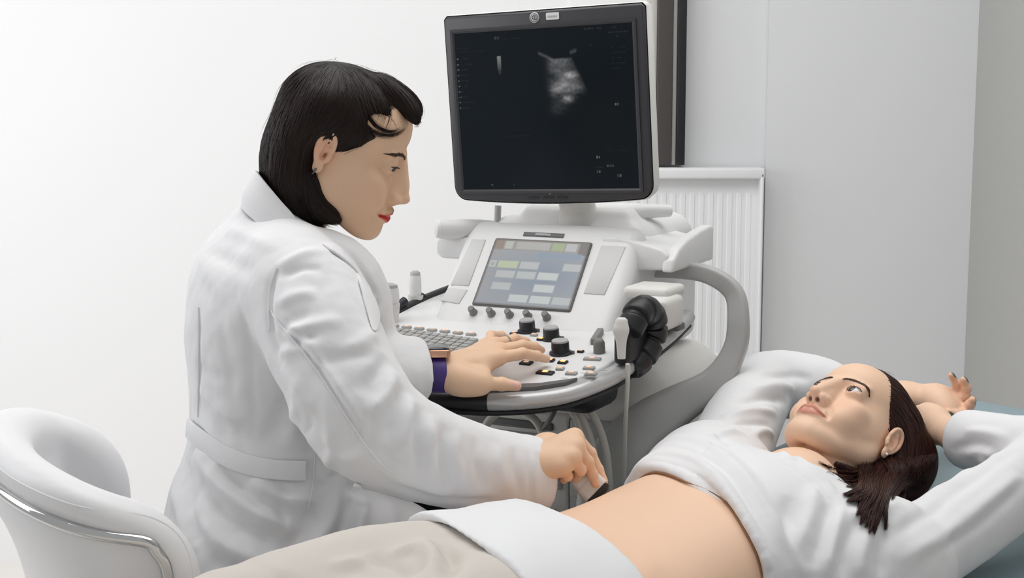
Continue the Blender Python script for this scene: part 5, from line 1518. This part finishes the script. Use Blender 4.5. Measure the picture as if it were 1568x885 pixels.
# watch on the left wrist
ax = CH(684, 571, 34) - CH(610, 572, 40); ax /= np.linalg.norm(ax)
wc = CH(670, 571, 34); up_ = nF if nF[2] > 0 else -nF; up_ = up_ - ax * (up_ @ ax); up_ /= np.linalg.norm(up_); sd_ = np.cross(up_, ax)
ang = np.linspace(0, 2 * np.pi, 49)
loop = np.array([wc + sd_ * .0315 * math.cos(t) + up_ * .0255 * math.sin(t) for t in ang])
watch = part_obj_world('watch_strap', sweep(loop, rrect(.0028, .020, .001, 2)[:, :], np.tile(ax, (49, 1)), False), M['purple'], doctor)
wm = chain(doctor).inverted()
def in_watch(v): return np.asarray(v)
ctr = wc + up_ * .0275 + sd_ * -.004
Rw = np.stack([ax, sd_, up_], 1)
def wpart(name, w, h, r, z0, z1, m):
    return part_obj_world(name, xf(prism(rrect(w, h, r, 4), z0, z1, .0012), Rw, ctr), m, watch)
wpart('watch_case', .032, .036, .006, -.001, .0085, M['gold']); wpart('watch_glass', .028, .032, .005, .0080, .0098, M['glass_dark'])
# ring
p = fF[2][0] * .45 + fF[2][1] * .55; d = fF[2][1] - fF[2][0]; d /= np.linalg.norm(d)
a = np.cross(d, up_); a /= np.linalg.norm(a); b = np.cross(a, d)
part_obj_world('finger_ring', tube(np.array([p + a * .0098 * math.cos(t) + b * .0098 * math.sin(t) for t in np.linspace(0, 2 * np.pi, 25)]), .0009, 6, False), M['steel'], doctor)
# ---- held probe
pa = dp(866, 706, 1.858); pt = dp(914, 753, 1.846); d = pt - pa; d /= np.linalg.norm(d)
held = thing('transducer', 'white rectangular transducer held in the hand against the bare belly', 'ultrasound probe', tuple(pt), 0, None)
sd = np.cross(d, ray(900, 740)); sd /= np.linalg.norm(sd); bk = np.cross(d, sd)
Rp_ = np.stack([sd, bk, d], 1)
secs = [(.0, .0135, .012), (.018, .0145, .012), (.034, .017, .013), (.050, .0185, .0135), (.0625, .019, .014)]
def loft_rect(secs, m=24):
    V_ = []; F_ = []
    for z, a, b in secs:
        o = rrect(a * 2, b * 2, min(a, b) * .55, 5); V_ += [(x, y, z) for x, y in o]
    n = 24
    for i in range(len(secs) - 1):
        for j in range(n): F_.append((i * n + j, i * n + (j + 1) % n, (i + 1) * n + (j + 1) % n, (i + 1) * n + j))
    F_.append(tuple(range(n))[::-1]); F_.append(tuple((len(secs) - 1) * n + j for j in range(n)))
    return np.array(V_), F_
L_ = np.linalg.norm(pt - pa)
part_obj('handle', xf(loft_rect([(z / .0625 * L_ - L_, a, b) for z, a, b in secs]), Rp_), M['plastic'], held)
part_obj('collar', xf(loft_rect([(-L_ * .30, .0195, .0144), (-.0005, .0200, .0148)]), Rp_), M['plastic_warm'], held)
part_obj('lens', xf(loft_rect([(-.001, .0178, .0125), (.006, .017, .0115), (.009, .013, .008)]), Rp_), M['black'], held)
cab = cr([pa - pt, dp(850, 712, 1.84) - pt, dp(836, 735, 1.86) - pt, dp(830, 770, 1.90) - pt, dp(828, 830, 1.98) - pt], 30)
part_obj('cable', tube(cab, .0045, 8), M['cable'], held)
# ------------------------------------------------------------------ the lying patient: head
R_P = np.array([[0.6886, 0.3772, 0.6193], [-0.7251, 0.3628, 0.5853], [-0.0039, -0.8521, 0.5233]])
U_, _, W_ = np.linalg.svd(R_P); R_P = U_ @ W_
_a = math.radians(-4); R_P = R_P @ np.array([[math.cos(_a), -math.sin(_a), 0], [math.sin(_a), math.cos(_a), 0], [0, 0, 1]])
T_P = CAMP + (np.array([0.4696, 1.9402, 0.8762]) - CAMP) * 1.035; S_P = .00095 * 1.035
_e = np.array([76, 5, -10.0]); T_P = T_P + R_P @ _e * S_P * .06 + np.array([.002, 0, .004]); S_P = S_P * .94
placeP = lambda V: np.asarray(V) * S_P @ R_P.T + T_P
invP = lambda P: (np.asarray(P) - T_P) @ R_P / S_P
patient = thing('person', 'woman lying on the couch with hands behind her head and bared belly', 'person', (0.30, 1.85, 0.66))
optP = dict(eye=(-.2, 4.7), gaze=(-.16, -.95, .06), browz=-2.2, browr=.85, brown=150, lashk=.6, lip=srgb(.82, .56, .49)[:3], lash=.3, ear=(72, 1, -15), lipk=.84, skin=(1.03, 1.0, .98),
            neck=[([(0, 16, -50), (2, 14, -100), (0, 10, -165)], [49, 48, 54], ((1, 0, 0), 1.08))])
sP, upP, loP, earP = head_field(optP)
VhP, QhP = sP.mesh(1)
tintP = head_tint(VhP, upP, loP, optP)
eyeballs(optP, placeP, patient)
lashes_brows(optP, sP, placeP, patient, 4)
hP = SDF((-105, -105, -190), (125, 165, 140), 2.8)
hP.ell((0, 12, 33), (77, 92, 75))
hP.half((0, -71, 65), (0, -1.0, -.98), k=8)
for x in (-1, 1):
    hP.path([(x * 46, 34, 50), (x * 50, 66, 0), (x * 50, 72, -50), (x * 46, 80, -90)], [34, 32, 26, 14], k=16, n=12)
    hP.path([(x * 20, 60, 50), (x * 24, 76, 0), (x * 30, 86, -60)], [42, 40, 24], k=16, n=10)
hP.ell((46, 90, 24), (46, 56, 66), k=20)
hP.path([(64, 40, -34), (64, 32, -66), (60, 6, -92), (52, -30, -112)], [11, 10, 7, 2.5], k=8, n=10)
hP.path([(63, 44, -44), (64, 40, -78), (62, 26, -108)], [12, 9, 3], k=8, n=10)
hP.path([(62, 46, -30), (80, 62, -72), (90, 72, -104), (98, 66, -130), (101, 60, -148)], [24, 21, 17, 11, 3], k=12, n=16)
hP.path([(66, 44, -44), (82, 40, -90), (94, 22, -130), (97, 12, -148)], [18, 15, 8, 2.5], k=10, n=12)
hP.path([(76, 70, -70), (94, 86, -100), (104, 84, -128)], [14, 9, 2.5], k=10, n=10)
VvP, QvP = hP.mesh(2)
gp = []
for x in (-1, 1):
    gp += [[(x * 76, 40, -60), (x * 84, 36, -95), (x * 97, 12, -150)], [(x * 8, -70, 74), (x * 16, -20, 104), (x * 20, 50, 110), (x * 22, 104, 60), (x * 26, 116, 0), (x * 32, 108, -60)],
           [(x * 50, -48, 52), (x * 66, 0, 62), (x * 74, 50, 44), (x * 76, 80, -5), (x * 84, 84, -80), (x * 104, 84, -130)],
           [(x * 68, -14, 22), (x * 76, 22, 22), (x * 80, 48, -10), (x * 84, 64, -60), (x * 92, 72, -104), (x * 101, 60, -150)],
           [(x * 72, 24, -10), (x * 76, 34, -35), (x * 72, 24, -66), (x * 62, 0, -96), (x * 50, -34, -114)]]
r_ = np.random.default_rng(15)
ok = (VvP[:, 2] > -110)
rt_ = VvP[ok][r_.integers(0, ok.sum(), 7200)]
v1, q1, t1 = hair_strands(hP, rt_, gp, (50, 110), rad=.40, lift=(-.3, 1.6), seed=18, step=8.0, wander=.08, fly=.015)
ok = (VvP[:, 2] < -75) & (VvP[:, 0] > 20)
rt_ = VvP[ok][r_.integers(0, ok.sum(), 1100)]
v2, q2, t2 = hair_strands(hP, rt_, gp, (25, 62), rad=.42, lift=(0, 3), seed=19, wander=.22, fly=.45)
VH = np.vstack([VvP, v1, v2]); QH = np.vstack([QvP, q1 + len(VvP), q2 + len(VvP) + len(v1)])
HP_ = np.array(srgb(.225, .125, .10)[:3])
th = np.concatenate([np.full(len(VvP), .5), t1, t2])[:, None] * HP_
mesh_obj('hair', placeP(VH), QH, M['hair_brown'], patient, True, tint=th, world=True)
Lr = earP[1]
v, f = xf(lathe([(0.1, -2.4), (1.7, -1.7), (2.4, 0), (1.7, 1.7), (.1, 2.4)], 14), None, Lr(1, -25, 9))
mesh_obj('earring', placeP(v), f, M['pearl'], patient, True, world=True)
# ------------------------------------------------------------------ the lying patient: body frame x = towards the head, y = towards the far side, z up
def toB(P): 
    P = np.atleast_2d(np.asarray(P, float)); q = P - B0
    return np.column_stack([q @ CA, -(q @ CL), P[:, 2]])
def fromB(V): V = np.asarray(V, float); return B0 + V[:, :1] * CA - V[:, 1:2] * CL + np.array([0, 0, 1.0]) * V[:, 2:3]
bp = lambda s, l, z: np.array([s, -l, z])
def tableloft(tab, pad=0.0, ex=2.25):
    """body section along x: rows (s, centre l, half width, top z, bottom z)"""
    T = np.array(tab); x0 = np.linspace(T[0, 0], T[-1, 0], 160)
    k = np.ones(15) / 15
    sm = lambda y: np.convolve(np.pad(np.interp(x0, T[:, 0], y), 7, 'edge'), k, 'valid')
    c, w, zt, zb = sm(T[:, 1]), sm(T[:, 2]) + pad, sm(T[:, 3]) + pad, sm(T[:, 4]) - pad * .3
    def fn(X, Y, Z):
        x = X.ravel(); g = lambda a: np.interp(x, x0, a)[:, None, None].astype(np.float32)
        cz = (g(zt) + g(zb)) / 2; rz = (g(zt) - g(zb)) / 2; rw = g(w)
        q = ((np.abs(Y + g(c)) / rw) ** ex + (np.abs(Z - cz) / rz) ** ex) ** (1 / ex)
        return np.maximum((q - 1) * np.minimum(rw, rz), np.maximum(x0[0] - X, X - x0[-1]))
    return fn
BODY = [(-.46, .0, .160, .834, .665), (-.34, .005, .176, .844, .662), (-.25, .005, .172, .844, .662), (-.17, .005, .158, .846, .664), (-.10, .0, .146, .851, .668), (-.04, -.005, .146, .860, .670), (.02, -.012, .148, .866, .673), (.10, -.025, .152, .868, .678), (.17, -.035, .152, .850, .686), (.23, -.045, .140, .812, .695), (.29, -.055, .10, .775, .70), (.34, -.06, .06, .745, .70)]
box_lo, box_hi = (-.62, -.34, .60), (.72, .44, .98)
# --- arms
shN_, elN, wrN = toB(pb(.24, .128, .744))[0], toB(at(1612, 702, 1.89))[0], toB(at(1447, 667, 2.06))[0]
shF_, elF, wrF = toB(pb(.26, -.20, .785))[0], toB(pb(.55, -.355, .862))[0], toB(at(1424, 607, 2.27))[0]
# --- hands
fFar = [[at(1456, 628, 2.225), at(1473, 634, 2.215), at(1464, 635, 2.205), at(1451, 632, 2.20)],
        [at(1461, 622, 2.235), at(1478, 627, 2.225), at(1485, 620, 2.22), at(1489, 613, 2.215)],
        [at(1461, 615, 2.245), at(1478, 606, 2.24), at(1480, 594, 2.235), at(1476, 582, 2.23)],
        [at(1456, 609, 2.255), at(1468, 600, 2.25), at(1464, 588, 2.245), at(1457, 575, 2.24)]]
tFar = [at(1438, 618, 2.235), at(1450, 636, 2.215), at(1440, 645, 2.20), at(1424, 649, 2.195)]
VF, QF, TF, _n = make_hand(at(1426, 608, 2.265), fromB(((elF + wrF * 2) / 3)[None])[0], fFar, tFar, nail_tint=srgb(.36, .42, .40)[:3], k=.98, skin=optP['skin'])
fNe = [[at(1412, 640, 2.16), at(1398, 636, 2.19), at(1388, 634, 2.21), at(1380, 634, 2.22)], [at(1412, 646, 2.15), at(1396, 644, 2.18), at(1386, 643, 2.20), at(1378, 643, 2.21)],
       [at(1412, 652, 2.14), at(1398, 652, 2.17), at(1388, 652, 2.19), at(1380, 652, 2.20)], [at(1414, 658, 2.13), at(1402, 660, 2.15), at(1394, 661, 2.17), at(1386, 662, 2.18)]]
tNe = [at(1430, 642, 2.11), at(1418, 634, 2.13), at(1408, 630, 2.15), at(1400, 628, 2.16)]
VN, QN, TN, _n = make_hand(at(1440, 658, 2.085), fromB(((elN + wrN * 2) / 3)[None])[0], fNe, tNe, nail_tint=srgb(.36, .42, .40)[:3], k=.95, skin=optP['skin'])
# --- skin: trunk with the bare belly
s = SDF(box_lo, box_hi, .0048)
s.put(tableloft(BODY), (-.46, -.2, .65), (.34, .25, .90))
s.path([shN_, elN * .5 + shN_ * .5, elN, elN * .6 + wrN * .4], [.040, .035, .0325, .030], k=.02, n=14)
s.path([shF_, elF * .5 + shF_ * .5, elF, elF * .6 + wrF * .4], [.046, .040, .036, .034], k=.03, n=14)
nk = toB(placeP(np.array([[0, 10, -150]])))[0]
s.path([bp(.26, -.05, .79), nk], [.07, .05], k=.04)
VB, QB = s.mesh(2)
NB = vnormals(VB, QB)
VB = fold_on(VB, QB, [bp(.06, -.014, .852), bp(-.04, -.006, .840), bp(-.16, .004, .828)], .020, -.0030, NB)
for sg in (-1, 1):
    VB = fold_on(VB, QB, [bp(.04, sg * .055 - .01, .845), bp(-.02, sg * .085, .826), bp(-.03, sg * .12, .790)], .016, .0035, NB)
    VB = fold_on(VB, QB, [bp(-.16, sg * .085, .812), bp(-.21, sg * .115, .812), bp(-.25, sg * .13, .80)], .022, .006, NB)
for k_ in range(3): VB = fold_on(VB, QB, [bp(-.115, -.006, .826), bp(-.115, .004, .826), bp(-.115, .010, .826)], .0075, -.0028, NB, ends=False)
TB = np.tile(SKIN * np.array(optP['skin']), (len(VB), 1))
V_, Q_, T_ = bridge([(fromB(VB), QB, TB), (placeP(VhP), QhP, tintP), (VF, QF, TF), (VN, QN, TN)])
mesh_obj('body', V_, Q_, M['skin'], patient, True, tint=T_, world=True)
# --- shirt
s = SDF(box_lo, box_hi, .0036)
s.put(tableloft(BODY, .013, 2.2), (-.09, -.2, .64), (.34, .25, .91))
for sg in (-1, 1): s.ell(bp(.135, -.032 + sg * .066, .838), (.075, .060, .026), k=.06)
s.half(bp(.004, 0, 0), np.array([-1.0, .22, .0]), k=.004)
# shoulder yoke and loose side
s.path([bp(.10, .11, .755), bp(.18, .13, .752), shN_], [.070, .068, .058], k=.05, n=8)
s.path([bp(.16, -.15, .785), bp(.22, -.17, .785), shF_], [.066, .064, .062], k=.05, n=8)
s.path([bp(.20, .08, .765), bp(.25, -.05, .760), bp(.23, -.15, .780)], [.034, .030, .034], k=.04, n=10)
# sleeves
aN = [shN_, shN_ * .5 + elN * .5 + np.array([0, 0, -.006]), elN, elN * .62 + wrN * .38 + np.array([0, 0, .004]), elN * .16 + wrN * .84]
s.path(aN, [.052, .047, .042, .037, .037], k=.014, n=30)
aF = [shF_, shF_ * .5 + elF * .5 + np.array([0, 0, .012]), elF, elF * .6 + wrF * .4]
s.path(aF, [.062, .055, .051, .044], k=.014, n=26)
cuff(s, aN[-1], aN[-2], .037)
# neck opening
nk0 = toB(placeP(np.array([[0, 6, -95]])))[0]; nk1 = toB(placeP(np.array([[0, 10, -165]])))[0]
s.cap(nk0, nk1, .056, .054, k=.012, op='sub')
s.path(toB(placeP(np.array([(62, 44, -34), (80, 60, -74), (90, 68, -106), (99, 62, -136), (104, 58, -160)]))), [.030, .029, .026, .018, .006], k=.012, op='sub', n=18)
V, Q = s.mesh(2); VW = fromB(V); NW = vnormals(VW, Q)
TP_ = BVHTree.FromPolygons([tuple(v) for v in VW], [tuple(int(i) for i in q) for q in Q])
P_ITEMS = [
    # rolled hem
    ([(928, 742), (965, 722), (1010, 717), (1055, 735), (1100, 780), (1140, 850), (1150, 885)], .006, .0050), ([(935, 733), (972, 710), (1018, 706), (1066, 726), (1112, 774), (1155, 850), (1165, 885)], .004, -.0035), ([(942, 726), (980, 700), (1028, 695), (1078, 716), (1126, 768), (1170, 850), (1182, 885)], .006, .0045),
    ([(955, 712), (992, 690), (1040, 684), (1092, 706), (1142, 762), (1190, 850)], .004, -.0035), ([(965, 702), (1005, 680), (1054, 673), (1106, 696), (1160, 756), (1215, 850), (1235, 885)], .008, .0040), ([(985, 690), (1026, 668), (1072, 663), (1122, 685), (1180, 748), (1240, 845)], .006, -.002),
    # chest
    ([(1062, 665), (1085, 672), (1120, 662), (1150, 668)], .007, .0045), ([(1070, 690), (1100, 682), (1130, 685)], .007, -.003),
    ([(1250, 740), (1240, 790), (1215, 850)], .010, .004), ([(1275, 760), (1262, 810), (1245, 870)], .008, -.0045), ([(1210, 760), (1205, 810), (1215, 870)], .010, -.003),
    ([(1290, 775), (1275, 830), (1265, 885)], .008, .0045), ([(1315, 790), (1295, 840), (1290, 885)], .007, -.004), ([(1335, 800), (1320, 850), (1315, 885)], .008, .004),
    ([(1360, 800), (1350, 845), (1350, 885)], .008, -.004), ([(1300, 790), (1340, 785), (1390, 760)], .009, .004),
    # near sleeve
    ([(1350, 830), (1430, 780), (1520, 712), (1568, 680)], .010, -.0035), ([(1370, 860), (1450, 815), (1540, 745), (1568, 722)], .010, .004), ([(1400, 770), (1470, 730), (1540, 680)], .010, .003), ([(1420, 850), (1500, 800), (1568, 735)], .007, -.003),
    ([(1455, 690), (1490, 680), (1530, 690)], .007, -.003), ([(1475, 660), (1510, 662), (1545, 672)], .007, .003), ([(1478, 700), (1500, 690), (1525, 700)], .006, .003),
    # far sleeve
    ([(1105, 640), (1150, 630), (1190, 632)], .007, .0045), ([(1110, 655), (1150, 648), (1180, 652)], .006, -.004), ([(1120, 620), (1170, 610), (1205, 615)], .008, -.004), ([(1140, 600), (1190, 592), (1220, 598)], .010, .005), ([(1150, 668), (1170, 660), (1185, 668)], .006, .004), ([(1165, 578), (1210, 576), (1245, 580)], .008, -.003),
    # collar edge
    ([(1180, 690), (1220, 705), (1262, 735), (1285, 765)], .006, .004), ([(1170, 700), (1210, 716), (1250, 746), (1275, 775)], .005, -.003),
]
VW = folds(VW, Q, NW, P_ITEMS, TP_)
VW = VW + NW * (.0016 * noise3(VW * 24, 31, 3))[:, None]
VW = relax(VW, Q, .3)
mesh_obj('shirt', VW, Q, M['shirt'], patient, True, world=True)
TSHE = BVHTree.FromPolygons([tuple(v) for v in VW], [tuple(int(i) for i in q) for q in Q])
TSB = BVHTree.FromPolygons([tuple(v) for v in fromB(VB)], [tuple(int(i) for i in q) for q in QB])
# hair ends spread over neck, collar and shoulder
HV_ = placeP(VvP)
ALLV = np.vstack([VW, V_, HV_]); ALLQ = np.vstack([Q, Q_ + len(VW), QvP + len(VW) + len(V_)])
TALL = BVHTree.FromPolygons([tuple(v) for v in ALLV], [tuple(int(i) for i in q) for q in ALLQ])
def lay(p0, p1, p2, p3, lift, n=9):
    out = []
    for a, b in cr([p0, p1, p2, p3], n):
        r = ray(a, b); h = TALL.ray_cast(Vector(CAMP), Vector(r))
        if h[0] is not None: out.append(np.array(h[0]))
    if len(out) < n: return None
    out = np.array(out); k = np.array([.25, .5, .25])
    for _ in range(2): out[1:-1] = out[:-2] * .25 + out[1:-1] * .5 + out[2:] * .25
    t = np.linspace(0, 1, n)[:, None]
    return out - ray(1330, 770) * (.0015 + lift * np.sin(np.pi * (.12 + .80 * t))) + np.array([0, 0, .25]) * lift * np.sin(np.pi * t)
rl = np.random.default_rng(77); parts = []; tones = []
def tuft(starts, mids, tips, n, lift, rad=.00042, spread=4):
    S0 = cr(starts, 40); M0_ = cr(mids, 40); T0 = np.array(tips, float)
    for i in range(n):
        u = rl.uniform(0, 1); k = min(len(T0) - 1, int(np.clip(u * len(T0) + rl.normal(0, .35), 0, len(T0) - 1)))
        a = S0[int(u * 39)] + rl.normal(0, 2.5, 2); b = M0_[int(np.clip(u + rl.normal(0, .12), 0, 1) * 39)] + rl.normal(0, 2, 2)
        f = rl.uniform(.72, 1.02); tip = b + (T0[k] + rl.normal(0, 1.3, 2) - b) * f
        P = lay(a, (a + b) / 2 + rl.normal(0, 1.5, 2), b, tip, rl.uniform(.15, 1.0) * lift)
        if P is None: continue
        v, f_ = tube(P, rad * rl.uniform(.7, 1.4) * np.array([1, 1.1, 1.2, 1.2, 1.2, 1.1, .9, .6, .15]), 3, False)
        parts.append((v, f_)); tones.append(np.full(len(v), rl.uniform(.55, 1.5)))
tuft([(1318, 715), (1338, 714), (1376, 706), (1408, 710)], [(1318, 752), (1334, 762), (1352, 764), (1362, 756)], [(1291, 757), (1297, 768), (1303, 765), (1311, 790), (1317, 803), (1326, 808), (1331, 817), (1338, 818), (1344, 800), (1356, 812)], 2600, .026)
tuft([(1352, 712), (1345, 716), (1350, 724)], [(1296, 728), (1304, 738), (1316, 748)], [(1254, 707), (1260, 711), (1269, 712), (1268, 722), (1283, 721), (1284, 733), (1296, 744)], 520, .010)
tuft([(1355, 706), (1395, 704), (1430, 700)], [(1364, 738), (1390, 736), (1416, 728)], [(1352, 774), (1366, 764), (1384, 757), (1402, 751), (1416, 743)], 1700, .026)
v, f = merge(*parts)
mesh_obj('hair_ends', v, f, M['hair_brown'], patient, True, tint=np.concatenate(tones)[:, None] * HP_, world=True)
# hem edge: thin tan line where the shirt lies on the skin
P = []
for y in np.linspace(.138, -.15, 70):
    h = TSB.ray_cast(Vector(fromB(np.array([[-.02 + .22 * y, y, 1.2]]))[0]), Vector((0, 0, -1)))
    if h[0] is None: continue
    o_ = np.array(h[0]) - CA * .06 + np.array([0, 0, .0065])
    h2 = TSHE.ray_cast(Vector(o_), Vector(CA))
    if h2[0] is not None and h2[3] < .14: P.append(np.array(h2[0]) - CA * .0006 - np.array([0, 0, .002]))
P = np.array(P); k_ = np.hanning(9); k_ /= k_.sum()
P = np.stack([np.convolve(np.pad(P[:, i], 4, 'edge'), k_, 'valid') for i in range(3)], 1)
M['trim'] = mat('tan_hem_line', srgb(.60, .42, .28), .8)
part_obj_world('hem_line', tube(P, .0012, 6), M['trim'], patient)
# --- trousers and cover cloth
s = SDF((-1.12, -.30, .60), (-.16, .30, .92), .006)
PEL = [(-.52, .0, .170, .838, .664), (-.42, .004, .178, .850, .662), (-.34, .005, .180, .858, .660), (-.25, .005, .180, .862, .660), (-.16, .005, .165, .850, .662)]
s.put(tableloft(PEL, .004), (-.52, -.2, .65), (-.16, .2, .88))
for sg, e in ((1, .0), (-1, .0)):
    s.path([bp(-.36, sg * .088, .758), bp(-.55, sg * .098, .752), bp(-.85, sg * .10, .735), bp(-1.08, sg * .10, .722)], [.094, .088, .074, .060], k=.035, n=14)
s.half(bp(-.235, 0, 0), np.array([1.0, 0, 0]), k=.01)
V, Q = s.mesh(2); VW = fromB(V); NW = vnormals(VW, Q)
TT = BVHTree.FromPolygons([tuple(v) for v in VW], [tuple(int(i) for i in q) for q in Q])
VW = folds(VW, Q, NW, [([(600, 850), (640, 845), (690, 870)], .010, .006), ([(560, 850), (600, 870), (640, 880)], .012, -.006), ([(680, 830), (690, 860), (685, 885)], .010, -.006), ([(640, 825), (660, 850), (665, 885)], .010, .006), ([(500, 870), (560, 862), (600, 880)], .012, .005)], TT)
VW += NW * (.0025 * noise3(VW * 20, 41, 3))[:, None]
mesh_obj('trousers', VW, Q, M['beige'], patient, True, world=True)
s = SDF((-.46, -.26, .60), (-.10, .26, .93), .0036)
s.put(tableloft(PEL, .014, 2.25), (-.52, -.2, .64), (-.10, .2, .89))
s.put(tableloft([(a, b, c, d, e) for a, b, c, d, e in [(-.20, .005, .166, .850, .664), (-.10, .0, .15, .842, .668)]], .014), (-.2, -.2, .64), (-.10, .2, .88), k=.02)
for sg in (1, -1): s.path([bp(-.36, sg * .088, .758), bp(-.55, sg * .098, .752)], [.106, .100], k=.035)
s.put(tableloft(PEL, .008, 2.25), (-.52, -.2, .60), (-.1, .2, .89), 0, 'sub')
for sg in (1, -1): s.path([bp(-.36, sg * .088, .758), bp(-.55, sg * .098, .752)], [.099, .093], k=.0, op='sub')
s.put(tableloft([(-.20, .005, .166, .850, .664), (-.10, .0, .15, .842, .668)], .006), (-.2, -.2, .60), (-.1, .2, .88), 0, 'sub')
s.half(bp(-.214, 0, 0), np.array([1.0, -.10, 0]), k=.004)
s.half(bp(-.350, 0, 0), np.array([-1.0, .20, 0]), k=.004)
s.half(bp(0, 0, .70), np.array([0, 0, -1.0]), k=.004)
V, Q = s.mesh(2); VW = fromB(V); NW = vnormals(VW, Q)
VW = VW + NW * (.0020 * noise3(VW * 18, 51, 2))[:, None]
for _ in range(4): VW = relax(VW, Q, .5)
tow = thing('cover_cloth', 'white cover cloth laid over the hips of the lying woman', 'cloth', tuple(pb(-.27, 0, .85)))
mesh_obj('cloth', VW, Q, M['towel'], tow, True, world=True)
